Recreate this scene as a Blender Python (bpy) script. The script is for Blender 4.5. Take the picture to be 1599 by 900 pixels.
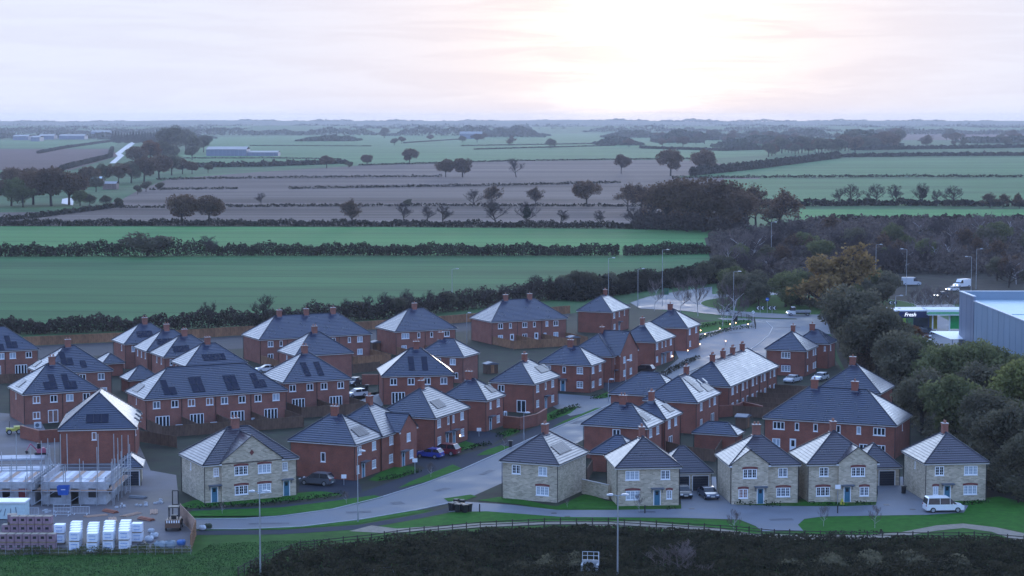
import bpy, math, random
import numpy as np
from mathutils import Vector, Matrix
R = math.radians
for o in list(bpy.data.objects): bpy.data.objects.remove(o)
sc = bpy.context.scene
col = sc.collection

# ------------------------------------------------------------------ camera, sky, sun, exposure
FPX, HY, CX, CY, HC = 3109.0, 186.0, 799.5, 450.0, 50.0      # focal length, horizon row and centre in photograph pixels; drone height in metres
PITCH = math.atan((CY - HY) / FPX)
cam = bpy.data.cameras.new('camera'); cam.sensor_width = 36; cam.lens = 36 * FPX / 1599
cam.clip_start = 1; cam.clip_end = 40000
camo = bpy.data.objects.new('camera', cam); col.objects.link(camo)
camo.location = (0, 0, HC); camo.rotation_euler = (math.pi / 2 - PITCH, 0, 0)
sc.camera = camo

SUN_AZ, SUN_EL = R(4.0), R(3.2)                              # azimuth to the right of the view axis (+Y), elevation
SDIR = Vector((math.sin(SUN_AZ) * math.cos(SUN_EL), math.cos(SUN_AZ) * math.cos(SUN_EL), math.sin(SUN_EL)))
w = bpy.data.worlds.new('World'); sc.world = w; w.use_nodes = True
nt = w.node_tree; nt.nodes.clear()
def N(t, **k):
    n = nt.nodes.new(t)
    for a, b in k.items(): setattr(n, a, b)
    return n
def Lk(a, b): nt.links.new(a, b)
def Mth(op, a, b=None, c=None, clamp=False):
    n = N('ShaderNodeMath', operation=op); n.use_clamp = clamp
    for i, v in enumerate((a, b, c)):
        if v is None: continue
        if isinstance(v, (int, float)): n.inputs[i].default_value = v
        else: Lk(v, n.inputs[i])
    return n.outputs[0]
def MixC(f, a, b, mode='MIX'):
    n = N('ShaderNodeMix', data_type='RGBA', blend_type=mode)
    for s, v in ((0, f), (6, a), (7, b)):
        if isinstance(v, (int, float)): n.inputs[s].default_value = v
        elif isinstance(v, tuple): n.inputs[s].default_value = (*v, 1)
        else: Lk(v, n.inputs[s])
    return n.outputs[2]
def MapR(v, a, b, c, d, kind='SMOOTHSTEP'):
    n = N('ShaderNodeMapRange', interpolation_type=kind); Lk(v, n.inputs[0])
    for i, x in enumerate((a, b, c, d)): n.inputs[i + 1].default_value = x
    return n.outputs[0]
geo = N('ShaderNodeTexCoord')
dirv = geo.outputs['Generated']
sky = N('ShaderNodeTexSky', sky_type='NISHITA'); sky.sun_disc = False
sky.sun_elevation = SUN_EL; sky.sun_rotation = SUN_AZ; sky.air_density = 1.0; sky.dust_density = 1.5; sky.ozone_density = 3.0
sep = N('ShaderNodeSeparateXYZ'); Lk(dirv, sep.inputs[0])
elev = Mth('ARCSINE', sep.outputs[2])
dot = N('ShaderNodeVectorMath', operation='DOT_PRODUCT'); Lk(dirv, dot.inputs[0]); dot.inputs[1].default_value = SDIR
theta = Mth('ARCCOSINE', dot.outputs['Value'])
def gauss(v, s): return Mth('EXPONENT', Mth('MULTIPLY', Mth('POWER', Mth('DIVIDE', v, s), 2.0), -1.0))
# thin stratus: streaks drawn out along the horizon
mp = N('ShaderNodeMapping'); Lk(dirv, mp.inputs[0]); mp.inputs['Scale'].default_value = (5.0, 5.0, 60.0)
nz = N('ShaderNodeTexNoise'); Lk(mp.outputs[0], nz.inputs['Vector']); nz.inputs['Scale'].default_value = 2.2; nz.inputs['Detail'].default_value = 7; nz.inputs['Roughness'].default_value = .58
nz.inputs['Distortion'].default_value = .6
cl = MapR(nz.outputs[0], .40, .62, 0, 1)
SKY_STR = 0.10
base = MixC(1.0, sky.outputs[0], (SKY_STR * .62, SKY_STR * .86, SKY_STR * 1.25), 'MULTIPLY')
glow_w = gauss(theta, R(38)); glow_n = gauss(theta, R(4.0)); glow_t = gauss(theta, R(2.0))
veil = MixC(glow_w, (.44, .77, 1.58), (2.0, 2.45, 3.15))             # the cloud sheet: blue away from the sun, pale towards it
low = MapR(elev, R(3.0), R(14), 1, 0)
veil = MixC(Mth('MULTIPLY', low, 1.0), veil, MixC(gauss(theta, R(9)), (.54, .57, .68), (.70, .61, .59)))
veil = MixC(Mth('MULTIPLY', cl, .30), veil, MixC(gauss(theta, R(9)), (.46, .47, .57), (.60, .49, .48)))
up = MapR(elev, R(14), R(62), 1, .60)                                   # the sheet thins overhead and the clear blue shows
skyc = MixC(up, base, veil)
thin = Mth('SUBTRACT', 1.0, Mth('MULTIPLY', cl, .75))
gadd = MixC(1.0, MixC(Mth('MULTIPLY', thin, glow_n), (0, 0, 0), (.22, .17, .09)),
            MixC(Mth('MULTIPLY', thin, glow_t), (0, 0, 0), (.70, .58, .38)), 'ADD')
skyc = MixC(1.0, skyc, gadd, 'ADD')
bg = N('ShaderNodeBackground'); Lk(skyc, bg.inputs[0]); bg.inputs[1].default_value = 1.0
wo = N('ShaderNodeOutputWorld'); Lk(bg.outputs[0], wo.inputs[0])

sun = bpy.data.lights.new('sun', 'SUN'); sun.energy = 0.5; sun.angle = R(10); sun.color = (1.0, .90, .82)
suno = bpy.data.objects.new('sun', sun); col.objects.link(suno)
suno.rotation_euler = (-SDIR).to_track_quat('-Z', 'Y').to_euler(); suno.location = (20, 400, 300)

sc.render.engine = 'CYCLES'
sc.view_settings.view_transform = 'Standard'; sc.view_settings.look = 'None'
sc.view_settings.exposure = 0.62; sc.view_settings.gamma = 1.0; sc.view_settings.use_curve_mapping = False
sc.cycles.use_denoising = True
sc.cycles.max_bounces = 6; sc.cycles.volume_bounces = 1; sc.cycles.diffuse_bounces = 3; sc.cycles.glossy_bounces = 3; sc.cycles.transparent_max_bounces = 6

# ------------------------------------------------------------------ pixels to places
_F = np.array([0, math.cos(PITCH), -math.sin(PITCH)]); _U = np.array([0, math.sin(PITCH), math.cos(PITCH)]); _X = np.array([1., 0, 0])
def ray(x, y): return _F + (x - CX) / FPX * _X - (y - CY) / FPX * _U
def G(x, y, z=0.0):
    """the point at height z (default: on the ground) seen at photograph pixel x, y"""
    d = ray(x, y); t = (z - HC) / d[2]
    return Vector((d[0] * t, d[1] * t, z))
def PXM(P): return FPX / (P[1] * math.cos(PITCH) + (HC - P[2]) * math.sin(PITCH))      # pixels per metre there
def along(O, d, px, z):
    """distance s along the horizontal line O + d s, at height z, where it crosses pixel column px"""
    k = (px - CX) / FPX
    return (k * (O[1] * math.cos(PITCH) + (HC - z) * math.sin(PITCH)) - O[0]) / (d[0] - k * d[1] * math.cos(PITCH))

# ------------------------------------------------------------------ mesh helpers
class MB:
    def __init__(s): s.v = []; s.f = []
    def poly(s, pts):
        i = len(s.v); s.v += [tuple(p) for p in pts]; s.f.append(tuple(range(i, i + len(pts)))); return s
    def box(s, x0, x1, y0, y1, z0, z1, M=None):
        p = [(x, y, z) for z in (z0, z1) for x, y in ((x0, y0), (x1, y0), (x1, y1), (x0, y1))]
        if M is not None: p = [tuple(M @ Vector(q)) for q in p]
        i = len(s.v); s.v += p
        s.f += [tuple(i + k for k in q) for q in ((3, 2, 1, 0), (4, 5, 6, 7), (0, 1, 5, 4), (1, 2, 6, 5), (2, 3, 7, 6), (3, 0, 4, 7))]
        return s
    def tube(s, a, b, r0, r1=None, n=6, cap=True):
        a, b = Vector(a), Vector(b); r1 = r0 if r1 is None else r1
        d = (b - a).normalized(); t = d.orthogonal().normalized(); k = d.cross(t); i = len(s.v)
        for c, r in ((a, r0), (b, r1)):
            for j in range(n):
                q = 2 * math.pi * j / n; s.v.append(tuple(c + r * (math.cos(q) * t + math.sin(q) * k)))
        for j in range(n): s.f.append((i + j, i + (j + 1) % n, i + n + (j + 1) % n, i + n + j))
        if cap: s.f.append(tuple(i + j for j in reversed(range(n)))); s.f.append(tuple(i + n + j for j in range(n)))
        return s
    def prism(s, prof, h0, h1=None):
        """side profile (x, z) extruded across y; h0 half width (number or function of z)"""
        f = h0 if callable(h0) else (lambda z: h0); i = len(s.v); n = len(prof)
        s.v += [(x, -f(z), z) for x, z in prof] + [(x, f(z), z) for x, z in prof]
        s.f.append(tuple(range(i, i + n))); s.f.append(tuple(reversed(range(i + n, i + 2 * n))))
        for j in range(n): k = (j + 1) % n; s.f.append((i + k, i + j, i + n + j, i + n + k))
        return s
    def slope(s, A, B, C, D, n, lift=.05):
        """a roof slope of n overlapping courses: A-B along the eave, D above A and C above B"""
        A, B, C, D = map(Vector, (A, B, C, D)); nn = (B - A).cross(D - A).normalized()
        for i in range(n):
            a0, b0, a1, b1 = A.lerp(D, i / n), B.lerp(C, i / n), A.lerp(D, (i + 1) / n), B.lerp(C, (i + 1) / n)
            up = nn * lift
            if (b1 - a1).length < 1e-4: s.poly([a0 + up, b0 + up, b1])
            else: s.poly([a0 + up, b0 + up, b1, a1])
            s.poly([a0, b0, b0 + up, a0 + up])
        return s
    def mesh(s, name, m, uv=False, smooth=False):
        me = bpy.data.meshes.new(name); me.from_pydata(s.v, [], s.f)
        ms = m if isinstance(m, (list, tuple)) else [m]
        for q in ms: me.materials.append(q)
        if uv:
            lay = me.uv_layers.new(name='UVMap'); dat = lay.data
            for p in me.polygons:
                n = p.normal
                if abs(n.z) > .985: t, b = Vector((1, 0, 0)), Vector((0, 1, 0))
                else: t = Vector((0, 0, 1)).cross(n).normalized(); b = n.cross(t)
                for li in p.loop_indices:
                    co = me.vertices[me.loops[li].vertex_index].co; dat[li].uv = (co.dot(t), co.dot(b))
        if smooth: me.polygons.foreach_set('use_smooth', [True] * len(me.polygons))
        return me
    def build(s, name, m, parent=None, uv=False, smooth=False, loc=None, rz=0):
        return put(name, s.mesh(name, m, uv, smooth), parent, loc, rz)
def put(name, me, parent=None, loc=None, rz=0, scale=None):
    o = bpy.data.objects.new(name, me); col.objects.link(o); o.parent = parent
    if loc is not None: o.location = loc
    if rz: o.rotation_euler = (0, 0, rz)
    if scale is not None: o.scale = scale
    return o
def tag(o, label=None, cat=None, group=None, kind=None):
    for k, v in (('label', label), ('category', cat), ('group', group), ('kind', kind)):
        if v: o[k] = v
    return o
def thing(name, loc, rz, label, cat, group=None, scale=None):
    o = put(name, None, None, loc, rz, scale); tag(o, label, cat, group); return o
def raw_mesh(name, V, nper, m, smooth=False):
    """V: (n*nper, 3) array of separate polygons with nper corners each"""
    V = np.ascontiguousarray(V, dtype=np.float32).reshape(-1, 3); n = len(V) // nper
    me = bpy.data.meshes.new(name); me.vertices.add(len(V)); me.vertices.foreach_set('co', V.ravel())
    me.loops.add(len(V)); me.loops.foreach_set('vertex_index', np.arange(len(V), dtype=np.int32))
    me.polygons.add(n); me.polygons.foreach_set('loop_start', np.arange(0, n * nper, nper, dtype=np.int32))
    me.update(calc_edges=True); me.materials.append(m)
    return me

# ------------------------------------------------------------------ materials
MT = {}
def mat(name, c, rough=.8, spec=.5, var=.18, scale=1.5, detail=5, bump=0., metallic=0., c2=None, stretch=None, coord='Object', emit=None, rand=0., coat=0., rvar=0., tram=None):
    if name in MT: return MT[name]
    m = bpy.data.materials.new(name); m.use_nodes = True; t = m.node_tree; b = t.nodes['Principled BSDF']
    b.inputs['Roughness'].default_value = rough; b.inputs['Specular IOR Level'].default_value = spec; b.inputs['Metallic'].default_value = metallic
    b.inputs['Coat Weight'].default_value = coat; b.inputs['Coat Roughness'].default_value = .08
    tc = t.nodes.new('ShaderNodeTexCoord'); v = tc.outputs['Object' if coord == 'World' else coord]
    if coord == 'World': v = t.nodes.new('ShaderNodeNewGeometry').outputs['Position']
    if stretch:
        q = t.nodes.new('ShaderNodeMapping'); q.inputs['Scale'].default_value = stretch[:3]
        if len(stretch) > 3: q.inputs['Rotation'].default_value = (0, 0, stretch[3])
        t.links.new(v, q.inputs[0]); v = q.outputs[0]
    n = t.nodes.new('ShaderNodeTexNoise'); n.inputs['Scale'].default_value = scale; n.inputs['Detail'].default_value = detail; n.inputs['Roughness'].default_value = .62
    t.links.new(v, n.inputs['Vector'])
    r = t.nodes.new('ShaderNodeMapRange'); r.inputs[1].default_value = .3; r.inputs[2].default_value = .7; t.links.new(n.outputs[0], r.inputs[0])
    x = t.nodes.new('ShaderNodeMix'); x.data_type = 'RGBA'
    lo = tuple(k * (1 - var) for k in c); hi = c2 or tuple(min(1, k * (1 + var)) for k in c)
    x.inputs[6].default_value = (*lo, 1); x.inputs[7].default_value = (*hi, 1); t.links.new(r.outputs[0], x.inputs[0])
    out = x.outputs[2]
    if rand:
        oi = t.nodes.new('ShaderNodeObjectInfo'); hs = t.nodes.new('ShaderNodeHueSaturation')
        rr = t.nodes.new('ShaderNodeMapRange'); rr.inputs[3].default_value = 1 - rand; rr.inputs[4].default_value = 1 + rand
        t.links.new(oi.outputs['Random'], rr.inputs[0]); t.links.new(rr.outputs[0], hs.inputs['Value']); t.links.new(out, hs.inputs['Color']); out = hs.outputs[0]
    if tram:                                                             # drill and tractor lines: narrow darker stripes at a fixed spacing
        per, rot, st, wd = tram; gq = t.nodes.new('ShaderNodeNewGeometry'); sp = t.nodes.new('ShaderNodeVectorRotate'); sp.rotation_type = 'Z_AXIS'; sp.inputs['Angle'].default_value = rot; t.links.new(gq.outputs['Position'], sp.inputs['Vector'])
        sx = t.nodes.new('ShaderNodeSeparateXYZ'); t.links.new(sp.outputs[0], sx.inputs[0])
        def mm(op, a, b_):
            q = t.nodes.new('ShaderNodeMath'); q.operation = op
            for i, v_ in enumerate((a, b_)):
                if isinstance(v_, (int, float)): q.inputs[i].default_value = v_
                else: t.links.new(v_, q.inputs[i])
            return q.outputs[0]
        fr = mm('FRACT', mm('ADD', mm('DIVIDE', sx.outputs[1], per), mm('MULTIPLY', n.outputs[0], .22)), 0)
        ln = mm('LESS_THAN', fr, wd); hs2 = t.nodes.new('ShaderNodeHueSaturation'); t.links.new(mm('SUBTRACT', 1.0, mm('MULTIPLY', mm('MULTIPLY', ln, n.outputs[0]), st)), hs2.inputs['Value']); t.links.new(out, hs2.inputs['Color']); out = hs2.outputs[0]
    t.links.new(out, b.inputs['Base Color'])
    if rvar:
        rg = t.nodes.new('ShaderNodeMapRange'); rg.inputs[3].default_value = max(.03, rough - rvar); rg.inputs[4].default_value = min(1, rough + rvar)
        t.links.new(r.outputs[0], rg.inputs[0]); t.links.new(rg.outputs[0], b.inputs['Roughness'])
    if bump:
        bp = t.nodes.new('ShaderNodeBump'); bp.inputs['Strength'].default_value = bump; bp.inputs['Distance'].default_value = .05
        t.links.new(n.outputs[0], bp.inputs['Height']); t.links.new(bp.outputs[0], b.inputs['Normal'])
    if emit:
        b.inputs['Emission Color'].default_value = (*emit[:3], 1); b.inputs['Emission Strength'].default_value = emit[3]
    MT[name] = m; return m
def masonry(name, c1, c2, mortar, bw, rh, ms, rough=.85, spec=.3, big=.25, bump=.3, noise=0, squash=1.0, rvar=0., rand=0., coat=0.):
    m = bpy.data.materials.new(name); m.use_nodes = True; t = m.node_tree; b = t.nodes['Principled BSDF']
    b.inputs['Roughness'].default_value = rough; b.inputs['Specular IOR Level'].default_value = spec; b.inputs['Coat Weight'].default_value = coat; b.inputs['Coat Roughness'].default_value = .22
    tc = t.nodes.new('ShaderNodeTexCoord'); br = t.nodes.new('ShaderNodeTexBrick'); v = tc.outputs['UV']
    if noise:
        nn = t.nodes.new('ShaderNodeTexNoise'); nn.inputs['Scale'].default_value = 1.7; t.links.new(v, nn.inputs['Vector'])
        ad = t.nodes.new('ShaderNodeVectorMath'); ad.operation = 'MULTIPLY_ADD'; t.links.new(nn.outputs['Color'], ad.inputs[0]); ad.inputs[1].default_value = (noise,) * 3
        t.links.new(v, ad.inputs[2]); v = ad.outputs[0]
    t.links.new(v, br.inputs['Vector'])
    br.inputs['Scale'].default_value = 1; br.inputs['Brick Width'].default_value = bw; br.inputs['Row Height'].default_value = rh; br.inputs['Mortar Size'].default_value = ms
    br.inputs['Color1'].default_value = (*c1, 1); br.inputs['Color2'].default_value = (*c2, 1); br.inputs['Mortar'].default_value = (*mortar, 1)
    br.inputs['Bias'].default_value = 0; br.squash = squash
    n = t.nodes.new('ShaderNodeTexNoise'); n.inputs['Scale'].default_value = .7; n.inputs['Detail'].default_value = 6; t.links.new(tc.outputs['Object'], n.inputs['Vector'])
    r = t.nodes.new('ShaderNodeMapRange'); r.inputs[1].default_value = .3; r.inputs[2].default_value = .7; r.inputs[3].default_value = 1 - big; r.inputs[4].default_value = 1 + big
    t.links.new(n.outputs[0], r.inputs[0])
    x = t.nodes.new('ShaderNodeHueSaturation'); t.links.new(br.outputs[0], x.inputs['Color'])
    if rand:
        oi = t.nodes.new('ShaderNodeObjectInfo'); rr = t.nodes.new('ShaderNodeMapRange'); rr.inputs[3].default_value = 1 - rand; rr.inputs[4].default_value = 1 + rand
        t.links.new(oi.outputs['Random'], rr.inputs[0]); ml = t.nodes.new('ShaderNodeMath'); ml.operation = 'MULTIPLY'
        t.links.new(rr.outputs[0], ml.inputs[0]); t.links.new(r.outputs[0], ml.inputs[1]); t.links.new(ml.outputs[0], x.inputs['Value'])
    else: t.links.new(r.outputs[0], x.inputs['Value'])
    t.links.new(x.outputs[0], b.inputs['Base Color'])
    if rvar:
        rg = t.nodes.new('ShaderNodeMapRange'); rg.inputs[1].default_value = .3; rg.inputs[2].default_value = .7; rg.inputs[3].default_value = rough - rvar; rg.inputs[4].default_value = rough + rvar
        t.links.new(n.outputs[0], rg.inputs[0]); t.links.new(rg.outputs[0], b.inputs['Roughness'])
    if bump:
        bp = t.nodes.new('ShaderNodeBump'); bp.inputs['Strength'].default_value = bump; bp.inputs['Distance'].default_value = .03; bp.invert = True
        t.links.new(br.outputs['Fac'], bp.inputs['Height']); t.links.new(bp.outputs[0], b.inputs['Normal'])
    MT[name] = m; return m
BRICK = masonry('red_brick', (.310, .080, .040), (.225, .062, .038), (.17, .12, .105), .225, .075, .010, big=.16, rand=.08)
BRICKB = masonry('pale_brick', (.325, .100, .058), (.235, .078, .052), (.21, .15, .135), .225, .075, .010, big=.16, rand=.08)
STONE = masonry('limestone', (.60, .50, .36), (.35, .29, .205), (.50, .43, .33), .46, .17, .020, big=.14, noise=.10, bump=.7)
SLATE = masonry('slate', (.011, .024, .066), (.008, .018, .052), (.004, .008, .024), .30, .42, .022, coat=.38, rough=.32, spec=.85, big=.16, bump=.15, rvar=.08, rand=.10)
TILE = masonry('plum_tile', (.046, .036, .052), (.036, .028, .044), (.016, .013, .020), .30, .42, .022, coat=.36, rough=.34, spec=.80, big=.16, bump=.15, rvar=.08)
RIDGE = mat('ridge_tile', (.026, .028, .040), .55)
WHITE = mat('white_upvc', (.80, .80, .80), .35, var=.03)
FASCIA = mat('fascia', (.62, .61, .60), .45, var=.06)
SOFFIT = mat('soffit', (.5, .5, .5), .6, var=.05)
GUTTER = mat('black_gutter', (.016, .017, .02), .4)
GLASS = mat('window_glass', (.018, .022, .032), .06, spec=.6, var=.3, rand=.3)
GLASSL = mat('window_blind', (.34, .40, .46), .35, var=.1)
GLASSP = mat('window_bare_plaster', (.27, .15, .12), .25, var=.2)
GLASSR = mat('red_sheeting', (.22, .02, .03), .5)
TEAL = mat('teal_paint', (.045, .16, .24), .35, var=.05)
NAVY = mat('navy_door', (.012, .016, .03), .4, var=.1)
LEAD = mat('lead_grey', (.13, .14, .17), .5, var=.2)
CANOPY = mat('canopy_grey', (.10, .12, .15), .5, var=.1)
LINTEL = masonry('red_arch', (.23, .05, .045), (.17, .04, .04), (.14, .08, .07), .075, .225, .008, big=.15, bump=.1)
POT = mat('terracotta', (.30, .13, .09), .8)
COPING = mat('coping', (.40, .38, .36), .7)
SOLAR = mat('solar_glass', (.004, .007, .026), .20, spec=.22, coat=.12, var=.08, scale=.8)
SOLARF = mat('solar_frame', (.02, .022, .03), .35, metallic=.5)
METAL = mat('galvanised', (.42, .44, .47), .42, metallic=.7, var=.15)
STEELW = mat('pale_steel', (.52, .54, .57), .5, var=.1)
BLACK = mat('black_plastic', (.012, .013, .016), .45, var=.2)
RUBBER = mat('rubber', (.012, .012, .013), .75)
WOODF = mat('new_fence_wood', (.25, .120, .058), .85, var=.35, scale=3, stretch=(1, 1, .3), rand=.22)
WOODD = mat('dark_fence_wood', (.125, .070, .044), .85, var=.35, scale=3, stretch=(1, 1, .3), rand=.18)
WOODP = mat('paddock_wood', (.040, .030, .026), .9, var=.3, scale=4, rand=.2)
WOODL = mat('pale_timber', (.38, .24, .17), .85, var=.25, scale=2, stretch=(1, 6, 1), rand=.12)
CONC = mat('concrete', (.34, .34, .34), .75, var=.2, scale=1.2)
KERB = mat('kerb_stone', (.30, .31, .33), .6, var=.15)
# ------------------------------------------------------------------ the setting: ground, fields, roads
GRASSB = mat('pasture', (.040, .092, .032), .95, spec=.15, var=.45, scale=.02, detail=8, coord='World')
FLD1 = mat('winter_wheat_near', (.040, .116, .036), .95, spec=.15, var=.34, scale=.03, detail=12, coord='World', stretch=(.18, 1, 1, .05), tram=(24, .10, .55, .10))
FLD2 = mat('winter_wheat_far', (.060, .178, .046), .95, spec=.15, var=.30, scale=.02, detail=12, coord='World', stretch=(.15, 1, 1, .05), tram=(30, .03, .5, .10))
FLD3 = mat('pasture_far', (.056, .136, .046), .95, spec=.15, var=.34, scale=.012, detail=8, coord='World', stretch=(.3, 1, 1))
STUB = mat('stubble', (.066, .044, .040), .95, spec=.1, var=.25, scale=.016, detail=12, coord='World', stretch=(.12, 1, 1, .02), c2=(.185, .140, .115), tram=(26, .02, .7, .22))
PLOUGH = mat('plough', (.105, .062, .055), .95, spec=.1, var=.2, scale=.02, detail=7, coord='World', stretch=(.3, 1, 1))
EARTH = mat('garden_earth', (.034, .025, .022), .92, spec=.25, var=.35, scale=.25, detail=8, coord='World', c2=(.030, .040, .020))
LAWN = mat('lawn', (.022, .102, .008), .95, spec=.15, var=.30, scale=.9, detail=8, coord='World')
LAWNR = mat('rough_grass', (.034, .088, .013), .95, spec=.15, var=.35, scale=.35, detail=9, coord='World')
ROADM = mat('wet_asphalt', (.130, .138, .155), .62, spec=.17, var=.28, scale=.14, detail=10, coord='World', rvar=.22, bump=.02)
PAVEM = mat('dark_asphalt', (.034, .038, .050), .80, spec=.06, var=.25, scale=.3, detail=8, coord='World', rvar=.12)
BLOCKM = mat('block_paving', (.150, .158, .178), .66, spec=.15, var=.18, scale=.3, detail=9, coord='World', rvar=.12)
GRAVEL = mat('gravel_path', (.23, .19, .145), .9, spec=.3, var=.22, scale=1.2, detail=8, coord='World')
MUD = mat('site_mud', (.036, .029, .029), .65, spec=.12, var=.30, scale=.07, detail=11, coord='World', c2=(.21, .19, .195), rvar=.2)
SLABM = mat('site_slab', (.40, .40, .43), .6, var=.3, scale=.25, coord='World')
def sheet(name, pts, m, z, world=False, kind='structure'):
    P = [(p[0], p[1], z) for p in pts] if world else [(*G(*p).xy, z) for p in pts]
    if sum(P[i][0] * P[(i + 1) % len(P)][1] - P[(i + 1) % len(P)][0] * P[i][1] for i in range(len(P))) < 0: P.reverse()
    o = MB().poly(P).build(name, m); o['kind'] = kind; return o
sheet('ground', [(-4800, -80), (4800, -80), (4800, 12800), (-4800, 12800)], GRASSB, -.10, True)
# far fields (each a sheet of its own, edges under the hedges)
sheet('field', [(-260, 530), (-260, 400), (1000, 398), (1150, 396), (1140, 410), (930, 458), (740, 482), (600, 498), (0, 520)], FLD1, -0.033)
sheet('field', [(-300, 400), (-300, 353), (600, 355), (1105, 360), (1140, 396), (1000, 398)], FLD2, -0.021)
sheet('field', [(-400, 352), (-400, 338), (130, 330), (190, 312), (215, 298), (262, 280), (400, 269), (562, 259), (800, 252), (1000, 250), (1100, 251), (1190, 268), (1160, 354)], STUB, -0.009)
sheet('field', [(-400, 266), (-400, 233), (172, 233), (188, 243), (110, 266)], PLOUGH, 0.003)
sheet('field', [(262, 250), (322, 215), (700, 208), (1040, 206), (1290, 225), (1275, 238), (1100, 248), (800, 251), (562, 258), (300, 262)], FLD3, 0.015)
sheet('field', [(1049, 277), (1310, 248), (1800, 245), (1800, 277)], FLD3, 0.027)
sheet('field', [(1120, 320), (1130, 280), (1850, 280), (1850, 321)], FLD3, 0.039)
sheet('field', [(1240, 346), (1250, 327), (1850, 327), (1850, 347)], FLD2, 0.051)
sheet('field', [(1395, 219), (1390, 207), (1750, 207), (1750, 219)], PLOUGH, 0.063)
sheet('field', [(-400, 231), (-400, 221), (190, 219), (176, 231)], FLD3, 0.075)
# a lane climbing through the left-hand wood
sheet('lane', [(171, 255), (180, 255), (194, 243), (189, 240), (206, 228), (216, 219), (211, 218), (196, 228), (180, 240), (184, 244)], mat('pale_lane', (.28, .28, .30), .5, var=.1), .05)
sheet('lane', [(96, 318), (114, 321), (115, 311), (108, 309), (97, 311)], MT['pale_lane'], .05)
# the estate
sheet('estate_ground', [(-60, 560), (40, 541), (300, 529), (550, 517), (690, 507), (890, 490), (985, 474), (1100, 500), (1180, 505), (1290, 540), (1330, 600), (1440, 680), (1480, 760), (1430, 800), (1100, 800), (880, 802), (700, 800), (560, 815), (300, 800), (-60, 700)], EARTH, .0)
sheet('verge', [(-80, 830), (310, 820), (560, 806), (800, 790), (1000, 790), (1500, 770), (1640, 760), (1700, 960), (-80, 960)], LAWNR, .004)
sheet('lawn', [(1250, 832), (1245, 820), (1256, 810), (1290, 805), (1450, 803), (1505, 800), (1512, 782), (1560, 776), (1640, 790), (1640, 838), (1560, 824), (1500, 818), (1462, 821), (1405, 832), (1300, 838)], LAWN, .008)
sheet('site_ground', [(-60, 640), (60, 650), (80, 690), (215, 690), (235, 735), (275, 742), (280, 790), (300, 812), (300, 862), (-60, 868)], MUD, .008)
# main street, from the site gate up to the roundabout
CURB_L = [(300, 812), (380, 811), (440, 807), (520, 796), (590, 779), (660, 757), (722, 734), (800, 699), (862, 671), (940, 638)]
CURB_R = [(300, 827), (380, 827), (470, 823), (560, 812), (650, 797), (725, 781), (790, 752), (850, 720), (905, 690), (985, 650)]
def gp(l): return [G(*p) for p in l]
cl_, cr_ = gp(CURB_L), gp(CURB_R)
dstr = Vector((math.cos(R(68)), math.sin(R(68)), 0))
for k in (30, 70, 110): cl_.append(cl_[9] + dstr * k); cr_.append(cr_[9] + dstr * (k - 4))
sheet('road', [p.xy for p in cl_] + [p.xy for p in reversed(cr_)], ROADM, .012, True)
def kerb(pts, wdt=.16, h=.11):
    m = MB(); P = [Vector((p[0], p[1], 0)) for p in pts]
    for a, b in zip(P, P[1:]):
        d = (b - a).normalized(); n = Vector((-d.y, d.x, 0)) * wdt
        m.poly([a + Vector((0, 0, h)), b + Vector((0, 0, h)), b + n + Vector((0, 0, h)), a + n + Vector((0, 0, h))][::-1] if n.z else [a + Vector((0, 0, h)), b + Vector((0, 0, h)), b + n + Vector((0, 0, h)), a + n + Vector((0, 0, h))])
        m.poly([a, b, b + Vector((0, 0, h)), a + Vector((0, 0, h))]); m.poly([a + n, b + n, b + n + Vector((0, 0, h)), a + n + Vector((0, 0, h))])
    o = m.build('kerb', KERB); o['kind'] = 'structure'; return o
kerb([p.xy for p in cl_[:12]]); kerb([p.xy for p in reversed(cr_[:6])])
# roundabout: island about 58 m across, ring road round it, arms
IC = Vector((80, 536, 0)); IR = 29
ring = []
for k in range(49): a = 2 * math.pi * k / 48; ring.append((IC.x + math.cos(a) * (IR + 10), IC.y + math.sin(a) * (IR + 10)))
sheet('roundabout', ring[:-1], ROADM, .016, True)
isl = [(IC.x + math.cos(2 * math.pi * k / 48) * IR, IC.y + math.sin(2 * math.pi * k / 48) * IR) for k in range(48)]
sheet('island_grass', isl, LAWNR, .10, True); kerb([*isl, isl[0]])
sheet('road', [(1120, 497), (1290, 500), (1290, 540), (1195, 560), (1110, 566), (1060, 588), (1040, 600), (1000, 610), (1060, 560), (1110, 530), (1176, 516)], ROADM, .014)
sheet('road', [(984, 473), (1010, 464), (1060, 455), (1112, 448), (1112, 470), (1128, 492), (1060, 485), (1000, 482)], ROADM, .014)
sheet('road', [(1395, 470), (1405, 440), (1520, 436), (1520, 452), (1480, 462), (1470, 480), (1450, 500), (1420, 500)], ROADM, .014)
sheet('road', [(1240, 496), (1330, 480), (1440, 480), (1480, 500), (1560, 560), (1420, 560), (1350, 530), (1280, 520)], ROADM, .013)
sheet('pavement', [(1045, 528), (1100, 520), (1178, 503), (1204, 508), (1198, 524), (1168, 547), (1120, 552), (1085, 562), (1060, 560)], BLOCKM, .020)
kerb([p.xy for p in gp([(1178, 500), (1196, 503), (1206, 512), (1200, 524), (1186, 536), (1168, 548), (1150, 556)])])
sheet('lawn', [(1080, 520), (1085, 505), (1130, 500), (1172, 500), (1178, 508), (1140, 514), (1105, 530)], LAWN, .016)
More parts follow.
